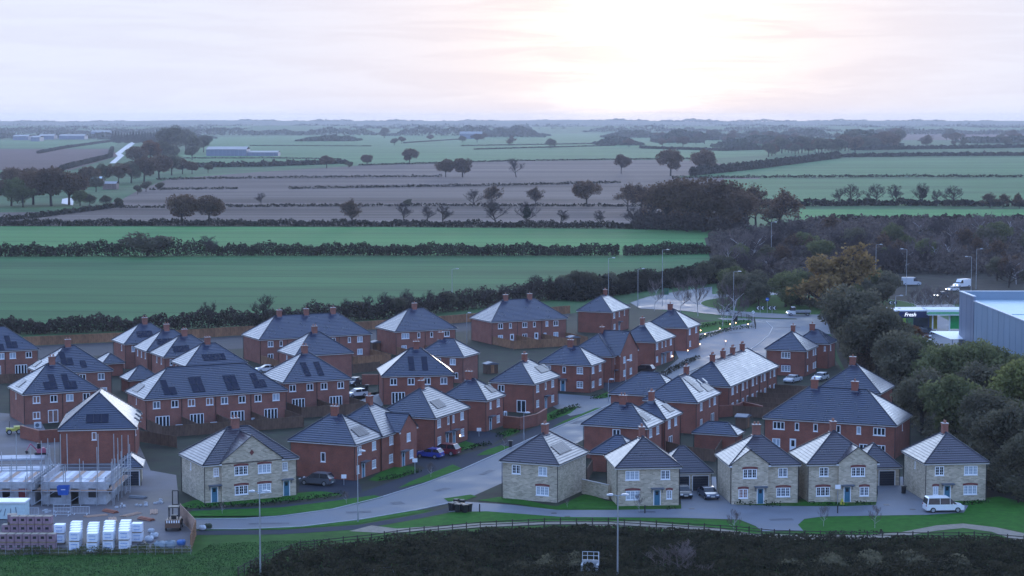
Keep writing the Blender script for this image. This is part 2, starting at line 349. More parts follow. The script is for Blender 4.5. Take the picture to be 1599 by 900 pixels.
# pavements, verges, front gardens on the left of the street
sheet('pavement', [(300, 806), (300, 796), (420, 791), (520, 780), (560, 771), (640, 742), (700, 716), (760, 700), (800, 683), (850, 662), (900, 640), (950, 615), (1000, 588), (1012, 590), (940, 638), (862, 671), (800, 699), (722, 734), (660, 757), (590, 779), (520, 796), (440, 807)], PAVEM, .016)
for poly in ([(286, 807), (300, 798.5), (440, 793), (520, 783), (585, 774), (598, 777), (560, 787), (500, 798), (430, 806)], [(622, 763), (640, 753), (707, 726), (721, 732), (665, 753)], [(744, 712), (760, 703), (782, 696), (798, 698), (770, 710)], [(862, 668), (880, 658), (930, 638), (940, 637), (905, 652)]):
    sheet('verge', poly, LAWN, .05)
for poly in ([(278, 790), (300, 782), (470, 770), (520, 765), (556, 770), (480, 780), (380, 787), (300, 794)], [(575, 750), (610, 728), (648, 729), (652, 737), (620, 748), (588, 752)], [(700, 701), (730, 688), (765, 686), (755, 694), (715, 706)], [(770, 682), (800, 668), (812, 674), (788, 684)], [(838, 655), (868, 640), (905, 634), (890, 646), (850, 660)], [(960, 608), (975, 598), (1012, 589), (1005, 600), (975, 608)], [(925, 622), (950, 612), (972, 613), (945, 622)]):
    sheet('lawn', poly, LAWN, .024)
sheet('driveway', [(466, 768), (470, 745), (530, 742), (560, 752), (566, 768), (545, 775), (510, 768)], PAVEM, .028)
sheet('driveway', [(645, 724), (650, 700), (690, 692), (712, 698), (705, 712), (672, 734)], PAVEM, .028)
sheet('driveway', [(728, 690), (735, 672), (760, 674), (790, 680), (764, 698)], PAVEM, .028)
sheet('driveway', [(942, 610), (945, 596), (980, 592), (990, 600), (962, 616)], PAVEM, .028)
sheet('side_road', [(872, 640), (840, 622), (870, 615), (935, 620), (985, 612), (960, 628), (930, 642), (890, 650)], ROADM, .022)
sheet('side_road', [(520, 640), (560, 625), (600, 612), (610, 622), (590, 640), (540, 648), (500, 620), (480, 600), (500, 596), (540, 610)], ROADM, .022)
# footway and grass south of the street
sheet('footway', [(300, 836), (300, 829), (440, 828), (560, 820), (640, 806), (690, 796), (725, 786), (740, 789), (700, 801), (640, 813), (560, 827), (440, 835)], PAVEM, .020)
sheet('verge', [(312, 828), (440, 827.5), (560, 818), (640, 804), (678, 796), (640, 799), (560, 813), (440, 825), (340, 827)], LAWN, .05)
sheet('lawn', [(585, 825), (640, 815), (700, 803), (760, 797), (880, 805), (1060, 812), (1150, 815), (1185, 826), (1180, 834), (1100, 822), (1000, 814), (880, 814), (760, 816), (680, 821), (620, 826)], LAWN, .024)
sheet('lawn', [(693, 779), (735, 773), (745, 776), (722, 783), (700, 784)], LAWN, .05)
sheet('path', [(545, 830), (580, 821), (620, 826), (680, 822), (760, 817), (880, 814), (1000, 815), (1100, 823), (1180, 834), (1250, 836), (1349, 836), (1405, 832), (1462, 821), (1504, 818), (1555, 824), (1640, 842), (1640, 856), (1590, 846), (1549, 831), (1504, 825), (1464, 829), (1411, 838), (1349, 843), (1199, 844), (1100, 833), (1000, 823), (880, 820), (760, 823), (680, 829), (600, 833)], GRAVEL, .03)
# shared block-paved drive of the stone houses
sheet('drive', [(700, 800), (726, 784), (800, 789), (870, 797), (960, 797), (1064, 795), (1062, 770), (1060, 745), (1118, 745), (1120, 770), (1150, 789), (1240, 791), (1324, 791), (1368, 789), (1371, 770), (1368, 745), (1410, 745), (1418, 767), (1445, 782), (1512, 790), (1505, 801), (1449, 804.5), (1286, 807), (1256, 811), (1246, 820), (1255, 830), (1190, 830), (1180, 822), (1155, 812), (1055, 809), (880, 808), (760, 799)], BLOCKM, .036)
sheet('lawn', [(745, 782), (790, 775), (868, 792), (918, 770), (945, 782), (1010, 793), (960, 795), (870, 795), (800, 787)], LAWN, .040)
sheet('lawn', [(1240, 789), (1262, 782), (1325, 786), (1322, 790)], LAWN, .044)
sheet('earth_strip', [(-40, 560), (37, 541), (300, 529), (360, 525), (550, 517), (690, 507), (890, 490), (885, 500), (700, 520), (560, 532), (370, 545), (300, 548), (60, 560)], mat('dark_earth', (.030, .026, .030), .9, var=.3, scale=.3, coord='World'), .006)
for i, (x, y, l, w_, a) in enumerate(((560, 800, 3.2, 1.2, .15), (690, 765, 2.6, 1.0, .9), (760, 738, 4, .8, 1.18), (840, 700, 3, 1.1, 1.18), (420, 818, 5, .7, .05), (620, 786, 1.6, 1.6, .4), (900, 660, 3, .9, 1.18), (1150, 520, 5, 1.2, .6), (1230, 512, 6, 1.4, .1), (1010, 800, 2.2, 1, 0), (1220, 812, 3, 1.2, .1))):
    o = MB().poly([(-l / 2, -w_ / 2, 0), (l / 2, -w_ / 2 * 1.1, 0), (l / 2, w_ / 2, 0), (-l / 2, w_ / 2 * .9, 0)]).build('road_patch', mat('worn_patch', (.095, .10, .115), .66, spec=.15, var=.3, scale=.8), loc=G(x, y) + Vector((0, 0, .042)), rz=a); o['kind'] = 'structure'
def drain(px, py):
    o = MB().box(-.35, .35, -.3, .3, .0, .02).build('drain_cover', BLACK, None, loc=G(px, py) + Vector((0, 0, .037)))
    tag(o, 'black iron drain cover set flush in the block paved drive', 'drain cover', 'drain covers in the drive')
for q in ((865, 802), (886, 807), (1080, 795), (1384, 789), (1425, 796)): drain(*q)
LITTER = mat('woodland_floor', (.040, .030, .030), .95, spec=.1, var=.4, scale=.15, detail=8, coord='World', c2=(.055, .050, .036))
sheet('woodland_floor', [(1100, 372), (1240, 352), (1700, 352), (1700, 470), (1530, 474), (1395, 478), (1290, 462), (1200, 452), (1120, 446)], LITTER, .072)
sheet('woodland_floor', [(1290, 500), (1395, 520), (1500, 560), (1640, 560), (1660, 800), (1560, 776), (1510, 782), (1480, 760), (1440, 680), (1330, 600), (1310, 560)], LITTER, .076)
# low hills on the skyline
rng = np.random.default_rng(5)
def hills(Y, h0, seed, m, name='hills', x0=-4700, x1=4700):
    r = np.random.default_rng(seed); xs = np.linspace(x0, x1, 160); ph = r.uniform(0, 6.3, 6); f = r.uniform(.0006, .006, 6)
    z = h0 + sum(np.sin(xs * f[i] + ph[i]) * h0 * .10 / (1 + i * .4) for i in range(6))
    m_ = MB()
    for i in range(len(xs) - 1):
        a, b = xs[i], xs[i + 1]
        m_.poly([(a, Y - 1400, -.5), (b, Y - 1400, -.5), (b, Y - 250, z[i + 1] * .85), (a, Y - 250, z[i] * .85)])
        m_.poly([(a, Y - 250, z[i] * .85), (b, Y - 250, z[i + 1] * .85), (b, Y, z[i + 1]), (a, Y, z[i])])
        m_.poly([(a, Y, z[i]), (b, Y, z[i + 1]), (b, Y + 250, -.5), (a, Y + 250, -.5)])
    o = m_.build(name, m, smooth=True); o['kind'] = 'structure'; return o
WOODFAR = mat('far_wood', (.040, .048, .034), .95, spec=.1, var=.4, scale=.006, detail=9, coord='World', c2=(.075, .085, .05))
hills(12400, 38, 3, WOODFAR); hills(8200, 20, 9, GRASSB)
# ------------------------------------------------------------------ houses
WT = {  # kind: width, height, vertical bars, horizontal bars
 'c2': (1.22, 1.18, 1, 0), 'c3': (1.8, 1.18, 2, 0), 'c1': (.66, 1.15, 0, 0), 'c2g': (1.22, 1.22, 1, 2), 'c3g': (1.82, 1.22, 2, 2), 'c1g': (.72, 1.15, 1, 2),
 'fd': (2.35, 2.12, 3, 0), 'f2': (1.7, 2.12, 1, 0), 'dr': (.98, 2.1, 0, 0), 'td': (.98, 2.1, 0, 0), 'gd': (2.35, 2.1, 0, 0), 'slit': (.36, .95, 0, 0), 'tall': (.75, 1.35, 0, 0)}
_wc = {}
def win_meshes(k, glass):
    key = (k, glass.name)
    if key in _wc: return _wc[key]
    w, h, nv, nh = WT[k]; f = .11; W2, H2 = w / 2, h / 2; m = MB(); y0, y1 = -.015, .07
    bot = 0 if k in ('dr', 'td', 'gd') else f
    m.box(-W2, -W2 + f, y0, y1, -H2, H2).box(W2 - f, W2, y0, y1, -H2, H2).box(-W2 + f, W2 - f, y0, y1, H2 - f, H2)
    if bot: m.box(-W2 + f, W2 - f, y0, y1, -H2, -H2 + f)
    for i in range(nv):
        x = -W2 + w * (i + 1) / (nv + 1); t = .065 if k != 'fd' else .085
        m.box(x - t, x + t, y0 + .004, y1, -H2 + bot, H2 - f)
    if nh:
        for i in range(nh):
            z = -H2 + h * (i + 1) / (nh + 1); m.box(-W2 + f, W2 - f, .012, y1, z - .016, z + .016)
        for i in range(nv + 1):
            x = -W2 + w * (i + .5) / (nv + 1); m.box(x - .014, x + .014, .014, y1, -H2 + bot, H2 - f)
    if k[0] == 'c' or k in ('slit', 'tall'): m.box(-W2 - .06, W2 + .06, -.07, .05, -H2 - .08, -H2 - .002)
    fr = m.mesh('window_frame', WHITE)
    p = MB()
    if k == 'dr':
        p.box(-W2 + f, W2 - f, .03, .06, -H2, H2 - f); pm_ = p.mesh('leaf', WHITE); q = MB().box(-.24, .24, .015, .028, -.1, .8).mesh('pane', GLASS)
    elif k == 'td':
        p.box(-W2 + f, W2 - f, .03, .06, -H2, H2 - f)
        for a, b in ((-.3, -.04), (.04, .3)): p.box(a, b, .02, .03, -.85, -.15)
        pm_ = p.mesh('leaf', TEAL); q = MB().box(-.2, .2, .018, .028, .3, .78).mesh('pane', GLASS)
    elif k == 'gd':
        for i in range(6): p.box(-W2 + f, W2 - f, .03 + .012 * (i % 2), .07, -H2 + i * .33, -H2 + (i + 1) * .33 - .012)
        pm_ = p.mesh('leaf', NAVY); q = None
    else:
        p.box(-W2 + f * .5, W2 - f * .5, .05, .075, -H2 + .02, H2 - .02); pm_ = p.mesh('pane', glass); q = None
    _wc[key] = (fr, pm_, q); return _wc[key]
_hm = {}
def canopy_mesh():
    if 'c' not in _hm:
        m = MB().box(-.85, .85, -.75, .0, .05, .14).box(-.78, .78, -.68, 0, -.03, .05)
        for x in (-.7, .7):
            m.box(x - .04, x + .04, -.5, 0, -.1, -.03).box(x - .04, x + .04, -.07, 0, -.55, -.03)
        _hm['c'] = m.mesh('canopy', CANOPY)
    return _hm['c']
def lintel_mesh(w):
    k = ('l', round(w, 2))
    if k not in _hm:
        m = MB(); n = 6; W2 = w / 2 + .12
        for i in range(n):
            a, b = -W2 + 2 * W2 * i / n, -W2 + 2 * W2 * (i + 1) / n
            ar = lambda x: .10 * (1 - (x / W2) ** 2)
            pts = [(a, ar(a)), (b, ar(b)), (b, ar(b) + .23), (a, ar(a) + .23)]
            m.poly([(x, -.025, z) for x, z in pts]); m.poly([(a, -.025, ar(a) + .23), (b, -.025, ar(b) + .23), (b, .0, ar(b) + .23), (a, .0, ar(a) + .23)])
        m.poly([(-W2, -.024, -.02), (W2, -.024, -.02), (W2, -.024, .05), (-W2, -.024, .05)])
        _hm[k] = m.mesh('lintel', LINTEL, uv=True)
    return _hm[k]
def solar_mesh():
    if 's' not in _hm:
        m = MB().box(-.53, .53, -.86, .86, .02, .065); m.poly([(-.495, -.825, .067), (.495, -.825, .067), (.495, .825, .067), (-.495, .825, .067)])
        me = m.mesh('solar_panel', [SOLARF, SOLAR]); me.polygons[6].material_index = 1; _hm['s'] = me
    return _hm['s']
def pot_mesh():
    if 'p' not in _hm: _hm['p'] = MB().tube((0, 0, 0), (0, 0, .32), .13, .10, 8).tube((0, 0, .30), (0, 0, .36), .13, .13, 8).mesh('pot', POT)
    return _hm['p']
def wall_face(m, O, d, L, H, holes):
    """rectangle from O along unit d, height H, outward normal d x z, with openings (s0, s1, z0, z1) and their reveals"""
    O, d = Vector(O), Vector(d); nrm = d.cross(Vector((0, 0, 1)))
    P = lambda s, z, k=0: O + d * s + Vector((0, 0, z)) - nrm * k
    xs = sorted({0, L, *[v for h in holes for v in h[:2]]}); zs = sorted({0, H, *[v for h in holes for v in h[2:]]})
    for a, b in zip(xs, xs[1:]):
        for c, e in zip(zs, zs[1:]):
            mx, mz = (a + b) / 2, (c + e) / 2
            if any(h[0] < mx < h[1] and h[2] < mz < h[3] for h in holes): continue
            m.poly([P(a, c), P(b, c), P(b, e), P(a, e)])
    for s0, s1, z0, z1 in holes:
        m.poly([P(s0, z0), P(s0, z0, .1), P(s0, z1, .1), P(s0, z1)]); m.poly([P(s1, z1), P(s1, z1, .1), P(s1, z0, .1), P(s1, z0)])
        m.poly([P(s0, z1), P(s0, z1, .1), P(s1, z1, .1), P(s1, z1)]); m.poly([P(s0, z0, .1), P(s0, z0), P(s1, z0), P(s1, z0, .1)])
def hip(a, b, ez, tp, x0=0, y0=0):
    h = min(a, b) / 2; zr = ez + h * tp; T = lambda x, y, z: Vector((x + x0, y + y0, z))
    r0 = T(h, h, zr); r1 = T(a - h, h, zr) if a >= b else T(h, b - h, zr); lw = a >= b
    c = [T(0, 0, ez), T(a, 0, ez), T(a, b, ez), T(0, b, ez)]
    sl = {'F': (c[0], c[1], r1 if lw else r0, r0), 'B': (c[2], c[3], r0 if lw else r1, r1), 'E': (c[1], c[2], r1, r1 if lw else r0), 'S': (c[3], c[0], r0, r0 if lw else r1)}
    hips = [(c[0], r0), (c[1], r1 if lw else r0), (c[2], r1), (c[3], r0 if lw else r1), (r0, r1)]
    return sl, hips, r0, r1, zr
OV = .33; wr = random.Random(3); GLASSC = mat('window_curtain', (.10, .12, .15), .3, var=.4, scale=3)
def eaves(m_f, m_g, a, b, ez, x0=0, y0=0):
    for (p, q, r, s) in ((x0, x0 + a, y0, y0 + .03), (x0, x0 + a, y0 + b - .03, y0 + b), (x0, x0 + .03, y0 + .03, y0 + b - .03), (x0 + a - .03, x0 + a, y0 + .03, y0 + b - .03)):
        m_f.box(p, q, r, s, ez - .24, ez - .045)
    m_f.poly([(x0 + .01, y0 + .01, ez - .20), (x0 + .01, y0 + b - .01, ez - .20), (x0 + a - .01, y0 + b - .01, ez - .20), (x0 + a - .01, y0 + .01, ez - .20)])
    for (p, q, r, s) in ((x0 - .1, x0 + a + .1, y0 - .1, y0 - .003), (x0 - .1, x0 + a + .1, y0 + b + .003, y0 + b + .1), (x0 - .1, x0 - .003, y0, y0 + b), (x0 + a + .003, x0 + a + .1, y0, y0 + b)):
        m_g.box(p, q, r, s, ez - .08, ez + .005)
def house(label, al, N=None, L=None, Rr=None, a=None, b=None, ax=None, bx=None, ez=5.1, pitch=37, wall=BRICK, roof=SLATE, F=(), S=(), E=(), B=(), chim=(), pots=2, solar=(), sky=(), gable=None, wings=(), down=(), name='brick_house', cat='house', group=None, diamond=None):
    al = R(al); u = Vector((math.cos(al), math.sin(al), 0)); v = Vector((-u.y, u.x, 0))
    if N: O = G(*N, ez)
    elif L: O = G(*L, ez) - v * b
    else: O = G(*Rr, ez) - u * a
    if ax is not None: a = along(O, u, ax, ez)
    if bx is not None: b = along(O, v, bx, ez)
    O.z = 0; tp = math.tan(R(pitch))
    T = thing(name, O, al, label, cat, group)
    MW = Matrix.Translation(O) @ Matrix.Rotation(al, 4, 'Z')
    wt = ez - .19
    sl, hips, r0, r1, zr = hip(a, b, ez, tp)
    faces = {'F': (Vector((OV, OV, 0)), Vector((1, 0, 0)), a - 2 * OV, 0), 'S': (Vector((OV, b - OV, 0)), Vector((0, -1, 0)), b - 2 * OV, -math.pi / 2),
             'E': (Vector((a - OV, OV, 0)), Vector((0, 1, 0)), b - 2 * OV, math.pi / 2), 'B': (Vector((a - OV, b - OV, 0)), Vector((-1, 0, 0)), a - 2 * OV, math.pi)}
    gab = None
    if gable:
        g0, g1, ge = gable; Og = MW @ Vector((0, OV - ge, 0))
        s0, s1 = along(Og, u, g0, ez), along(Og, u, g1, ez); gab = (max(s0, OV), min(s1, a - OV), ge)
        faces['G'] = (Vector((gab[0], OV - ge, 0)), Vector((1, 0, 0)), gab[1] - gab[0], 0)
    holes = {k: [] for k in faces}
    for fk, lst in (('F', F), ('S', S), ('E', E), ('B', B)):
        for it in lst:
            px, st, kind = it[:3]; glass = next((q for q in it[3:] if not isinstance(q, str)), GLASS); w_, h_ = WT[kind][:2]
            if kind in ('fd', 'f2', 'dr', 'td', 'gd'): zc = h_ / 2 + .04
            else: zc = {1: 4.02, 0: 1.42, 2: 3.0}[st] if ez > 4 else 1.4
            f2 = fk
            def s_of(f):
                o_, d_ = faces[f][0], faces[f][1]
                if it[-1] == 'm' : return px
                return along(MW @ o_, (MW.to_3x3() @ d_), px, zc)
            if fk == 'F' and gab:
                sg = s_of('G')
                if 0 < sg < gab[1] - gab[0]: f2 = 'G'
            s = s_of(f2); o_, d_, Lf, rz = faces[f2]
            s = min(max(s, w_ / 2 + .12), Lf - w_ / 2 - .12)
            if any(s - w_ / 2 < h[1] + .05 and s + w_ / 2 > h[0] - .05 and zc - h_ / 2 < h[3] and zc + h_ / 2 > h[2] for h in holes[f2]): continue
            holes[f2].append((s - w_ / 2, s + w_ / 2, zc - h_ / 2, zc + h_ / 2))
            if glass is GLASS and kind[0] == 'c': glass = wr.choice((GLASS, GLASS, GLASS, GLASS, GLASSL, GLASSC))
            fr, pn, q = win_meshes(kind, glass); P = o_ + d_ * s + Vector((0, 0, zc))
            nm = {'td': 'door', 'dr': 'door', 'fd': 'french_door', 'f2': 'french_door', 'gd': 'garage_door'}.get(kind, 'window')
            wo_ = put(nm, fr, T, P, rz); put('leaf' if kind in ('dr', 'td', 'gd') else 'pane', pn, wo_)
            if q: put('pane', q, wo_)
            if kind == 'td':
                put('door_canopy', canopy_mesh(), T, P + Vector((0, 0, h_ / 2 + .1)), rz)
            if 'a' in it[3:]: put('lintel', lintel_mesh(w_), T, P + Vector((0, 0, h_ / 2)), rz)
    mw = MB()
    for k in ('F', 'S', 'E', 'B'):
        o_, d_, Lf, rz = faces[k]; wall_face(mw, o_, d_, Lf, wt, holes[k])
    mw.build('wall', wall, T, uv=True)
    mr = MB()
    for k, (A, Bq, C, D) in sl.items():
        n = max(3, int(round((D - A).lerp(C - Bq, .5).length / .42))) if True else 1
        n = max(3, int(round((min(a, b) / 2 / math.cos(R(pitch))) / .42)))
        mr.slope(A, Bq, C, D, n)
    ro = mr.build('roof', roof, T, uv=True)
    mh = MB()
    for p, q in hips:
        if (q - p).length > .2: mh.tube(p + Vector((0, 0, .05)), q + Vector((0, 0, .05)), .10, .10, 5)
    mf, mg = MB(), MB(); eaves(mf, mg, a, b, ez)
    if gab:
        g0, g1, ge = gab; gm = MB(); o_, d_, Lf, rz = faces['G']; wall_face(gm, o_, d_, Lf, wt, holes['G']); yf = OV - ge
        half = (g1 - g0) / 2 + OV; xm = (g0 + g1) / 2; gz = ez + half * tp
        gm.poly([(g0, yf, wt), (g1, yf, wt), (g1, yf, ez + OV * tp - .02), (xm, yf, gz - .03), (g0, yf, ez + OV * tp - .02)])
        for x, sgn in ((g0, -1), (g1, 1)):
            q = [(x, yf, 0), (x, OV, 0), (x, OV, ez), (x, yf, ez)]
            gm.poly(q[::-1] if sgn < 0 else q)
        gm.build('gable_wall', wall, T, uv=True)
        x0, x1 = g0 - OV, g1 + OV; yo = yf - .12; n = max(3, int(round(half / math.cos(R(pitch)) / .42)))
        gr = MB(); yb = half + .05
        gr.slope((x0, 0, ez), (x0, yo, ez), (xm, yo, gz), (xm, yb, gz), n); gr.slope((x1, yo, ez), (x1, 0, ez), (xm, yb, gz), (xm, yo, gz), n)
        gr.build('gable_roof', roof, T, uv=True)
        vg = MB()
        for x in (x0, x1):
            vg.tube((x, yo, ez + .03), (xm, yo, gz + .05), .055, .055, 4)
            mf.box(min(x, x + (g0 - x0) * (1 if x == x0 else -1)), max(x, x + (g0 - x0) * (1 if x == x0 else -1)), yo, yf, ez - .22, ez - .02)
        vg.build('verge_trim', RIDGE, T); mh.tube((xm, yo, gz + .05), (xm, yb, gz + .05), .1, .1, 5)
        if diamond:
            c = Vector((xm, yf - .012, diamond)); MB().poly([c + Vector((0, 0, -.4)), c + Vector((.32, 0, 0)), c + Vector((0, 0, .4)), c + Vector((-.32, 0, 0))]).build('brick_diamond', LINTEL, T, uv=True)
    for (x0, y0, wa, wb) in wings:
        s2, h2, q0, q1, z2 = hip(wa, wb, ez, tp, x0, y0); wm, rm = MB(), MB()
        wm.box(x0 + OV, x0 + wa - OV, y0 + OV, y0 + wb - OV, 0, wt); wm.build('wing_wall', wall, T, uv=True)
        for A, Bq, C, D in s2.values(): rm.slope(A, Bq, C, D, max(3, int(round(min(wa, wb) / 2 / math.cos(R(pitch)) / .42))))
        rm.build('wing_roof', roof, T, uv=True)
        for p, q in h2: mh.tube(p + Vector((0, 0, .05)), q + Vector((0, 0, .05)), .1, .1, 5)
        eaves(mf, mg, wa, wb, ez, x0, y0)
    mh.build('ridge_tiles', RIDGE, T); mf.build('fascia', FASCIA, T); mg.build('gutter', GUTTER, T)
    md = [(OV - .07, OV - .07), (a - OV + .07, OV - .07), (OV - .07, b - OV + .07)]
    for px in down: md.append((along(MW @ Vector((0, OV - .07, 0)), u, px, 3), OV - .07))
    for x, y in md: MB().tube((x, y, .05), (x, y, ez - .2), .05, .05, 5).build('downpipe', GUTTER, T)
    for px in chim:
        d = (r1 - r0); L_ = d.length; dn = d / L_ if L_ > .1 else Vector((1, 0, 0))
        s = along(MW @ r0, MW.to_3x3() @ dn, px, zr); s = min(max(s, -.3), L_ + .3); P = r0 + dn * s
        rz = math.atan2(dn.y, dn.x)
        cm = MB().box(-.5, .5, -.34, .34, -1.0, .95).box(-.55, .55, -.39, .39, .95, 1.08).box(-.52, .52, -.36, .36, 1.08, 1.16)
        co = cm.build('chimney', wall if wall is not STONE else BRICKB, T, uv=True, loc=P, rz=rz)
        MB().box(-.62, .62, -.52, .52, -.75, -.22).build('flashing', LEAD, co)
        MB().box(-.57, .57, -.41, .41, 1.16, 1.21).build('cap', COPING, co)
        for i in range(pots): put('pot', pot_mesh(), co, Vector(((i - (pots - 1) / 2) * .5, 0, 1.2)))
    for fk, px, py, pat in solar:
        A, Bq, C, D = [MW @ q for q in sl[fk]]; nrm = (Bq - A).cross(D - A).normalized(); tx = (Bq - A).normalized(); ty = nrm.cross(tx)
        d = Vector(ray(px, py)); cp = Vector((0, 0, HC)); t = (A - cp).dot(nrm) / d.dot(nrm); c = cp + d * t
        nr, nc = len(pat), len(pat[0])
        for i, row in enumerate(pat):
            for j, chh in enumerate(row):
                if chh != 'X': continue
                p = c + tx * ((j - (nc - 1) / 2) * 1.09) + ty * (((nr - 1) / 2 - i) * 1.75) + nrm * .03
                M = Matrix(((tx.x, ty.x, nrm.x, p.x), (tx.y, ty.y, nrm.y, p.y), (tx.z, ty.z, nrm.z, p.z), (0, 0, 0, 1)))
                o = put('solar_panel', solar_mesh(), T); o.matrix_local = MW.inverted() @ M
    for fk, px, py in sky:
        A, Bq, C, D = [MW @ q for q in sl[fk]]; nrm = (Bq - A).cross(D - A).normalized(); tx = (Bq - A).normalized(); ty = nrm.cross(tx)
        d = Vector(ray(px, py)); cp = Vector((0, 0, HC)); t = (A - cp).dot(nrm) / d.dot(nrm); p = cp + d * t + nrm * .03
        M = Matrix(((tx.x, ty.x, nrm.x, p.x), (tx.y, ty.y, nrm.y, p.y), (tx.z, ty.z, nrm.z, p.z), (0, 0, 0, 1)))
        o = MB().box(-.42, .42, -.6, .6, 0, .09).build('roof_window', LEAD, T); o.matrix_local = MW.inverted() @ M
        MB().box(-.32, .32, -.5, .5, .09, .1).build('pane', GLASS, o)
    return T, MW, a, b
def ups(k, *xs): return [(x, 1, k) for x in xs]
P_ = GLASSP; L_ = GLASSL
GL = 'houses of the new estate'
H = lambda label, al, **k: house(label, al, group=GL, **k)
# --- rows on the left, turned so that their long fronts face the camera
H('brick house with L-shaped solar panels past the white-capped chimney house', 27, Rr=(61.5, 545), a=12.8, b=11, wall=BRICKB, F=ups('c2', -12, 2, 20, 45) + [(33, 0, 'fd'), (-8, 0, 'fd')], solar=[('F', 17, 534, ['X.', 'XX']), ('F', -4, 538, ['X.', 'XX'])], down=[8])
H('brick house with white-capped chimney behind the house beside the scaffolding', 27, Rr=(177, 578), a=12.8, b=11, wall=BRICKB, F=ups('c2', 84, 104, 129, 158) + [(162, 0, 'c2'), (120, 0, 'fd')], S=[(48, 1, 'slit')], chim=[106], solar=[('F', 103, 560, ['X.', 'XX']), ('F', 130, 569, ['X']), ('S', 58, 568, ['XX'])])
H('brick semi with two L-shaped solar arrays behind the unfinished corner house', 27, N=(35.5, 616), a=12.8, b=11, wall=BRICKB, F=[(57, 1, 'c2', P_), (84, 1, 'c2'), (109, 1, 'c2'), (135, 1, 'c2'), (57, 0, 'c2', P_), (83, 0, 'f2', P_), (128, 0, 'fd')], S=[(25, 1, 'slit')], chim=[81], solar=[('F', 77, 597, ['.X', 'XX']), ('F', 108, 596, ['X.', 'XX']), ('S', 33, 599, ['XX'])], down=[98])
A4 = H('unfinished brick house with pale bright roof side above the site scaffolding', 8, N=(90, 671.5), ax=213, b=16, pitch=39, F=[(147, 1, 'c1', P_)], E=[(4, 1, 'c2', 'm'), (10, 1, 'c2', 'm')], solar=[('F', 152, 654, ['XXX'])], sky=[('E', 217, 644), ('E', 216, 650), ('E', 214.5, 656)])
H('small brick house with chimney nearest the long back fence in the stepped row of four', 27, N=(194, 537.5), a=11.5, b=9.2, wall=BRICKB, S=[(190, 1, 'c1')], F=ups('c2', 210, 240), chim=[226], solar=[('F', 226, 522, ['XXX'])])
H('small brick house second from the back fence in the stepped row of four', 27, N=(229, 549), a=11.5, b=9.2, wall=BRICKB, S=[(215, 1, 'c1'), (221, 1, 'c1'), (227, 1, 'c1')], F=ups('c2', 250, 280), chim=[260], solar=[('F', 258, 534, ['XXX'])])
H('small brick house third from the back fence in the stepped row of four', 27, N=(256, 558), a=11.5, b=9.2, wall=BRICKB, S=[(245, 1, 'c1'), (252, 1, 'c1')], F=ups('c2', 270, 300), chim=[288], solar=[('F', 283, 545, ['XXX'])])
H('small brick house with wide solar strip directly behind the long terrace', 27, N=(290, 572.5), a=11.9, b=9.2, wall=BRICKB, S=[(275, 1, 'c1')], F=ups('c2', 310, 340, 365), chim=[324], solar=[('F', 334, 558, ['XXXX'])])
H('long brick terrace with four blocks of solar panels and white french doors', 27, N=(226, 624), ax=450, b=11.2, wall=BRICKB, F=[(244.5, 1, 'c2'), (273, 1, 'c2'), (299, 1, 'c2', P_), (327.5, 1, 'c2', P_), (350.5, 1, 'c2'), (378, 1, 'c2'), (403, 1, 'c2'), (431, 1, 'c2'), (254, 0, 'fd'), (307.5, 0, 'fd'), (371, 0, 'fd'), (423, 0, 'fd')], S=[(213, 1, 'slit')], solar=[('F', 263, 605, ['X.', 'XX']), ('F', 307, 601, ['XX', 'XX']), ('F', 361, 598, ['XX', 'XX']), ('F', 403, 594, ['X.', 'XX']), ('S', 216, 606, ['XXX'])], down=[284, 337, 392])
H('brick semi with two upright solar columns and two french doors beside the long terrace', 27, N=(442.5, 598), ax=549, b=11.5, wall=BRICKB, F=ups('c2', 457, 484, 506, 532) + [(466, 0, 'fd'), (524.5, 0, 'fd')], chim=[475.5], solar=[('F', 477, 577, ['X', 'X']), ('F', 497.5, 576, ['X', 'X'])], down=[495])
H('brick house with a blank front wall behind the semi with solar columns', 27, L=(432.5, 547.5), b=10, ax=552.5, wall=BRICKB, S=[(442, 0, 'c1'), (448, 1, 'c1')], chim=[491])
H('long brick terrace with three chimneys in front of the back fence', 27, N=(405, 530.5), ax=581, b=11, wall=BRICKB, F=[(422.5, 1, 'c2'), (439, 1, 'c1'), (463, 1, 'c1'), (486, 1, 'c2'), (520, 1, 'c2'), (545.5, 1, 'c1'), (562, 1, 'c2'), (422.5, 0, 'c2'), (544, 0, 'c1'), (562, 0, 'c2', L_)], chim=[436, 478, 520], pots=1, down=[449, 530])
H('brick semi with one chimney between the three-chimney and two-chimney terraces', 27, N=(617.5, 518), ax=714, b=11, wall=BRICKB, F=[(633, 1, 'c3', L_), (654, 1, 'c1'), (674, 1, 'c1'), (696, 1, 'c3'), (631, 0, 'c2', L_), (696, 0, 'c2')], chim=[647], pots=1, down=[664])
H('brick semi facing straight ahead with two upright solar columns and gleaming roof sides', 8, N=(596, 587.5), ax=711, b=11.2, F=ups('c2', 614.5, 642, 667, 693) + [(622, 0, 'fd'), (680, 0, 'fd')], chim=[650], solar=[('F', 642, 568, ['X', 'X']), ('F', 663, 568, ['X', 'X'])])
H('brick terrace of three with two chimneys and white half-glazed back doors', 27, N=(767.5, 503), ax=887, b=11.2, wall=BRICKB, F=[(781.5, 1, 'c2'), (797, 1, 'c1'), (819.5, 1, 'c2'), (834.5, 1, 'c1'), (854, 1, 'c1'), (868, 1, 'c2'), (781.5, 0, 'c2'), (799.5, 0, 'dr'), (819.5, 0, 'c2'), (837.5, 0, 'dr'), (851, 0, 'c1'), (868, 0, 'c2')], chim=[789.5, 827], pots=1, down=[808, 846])
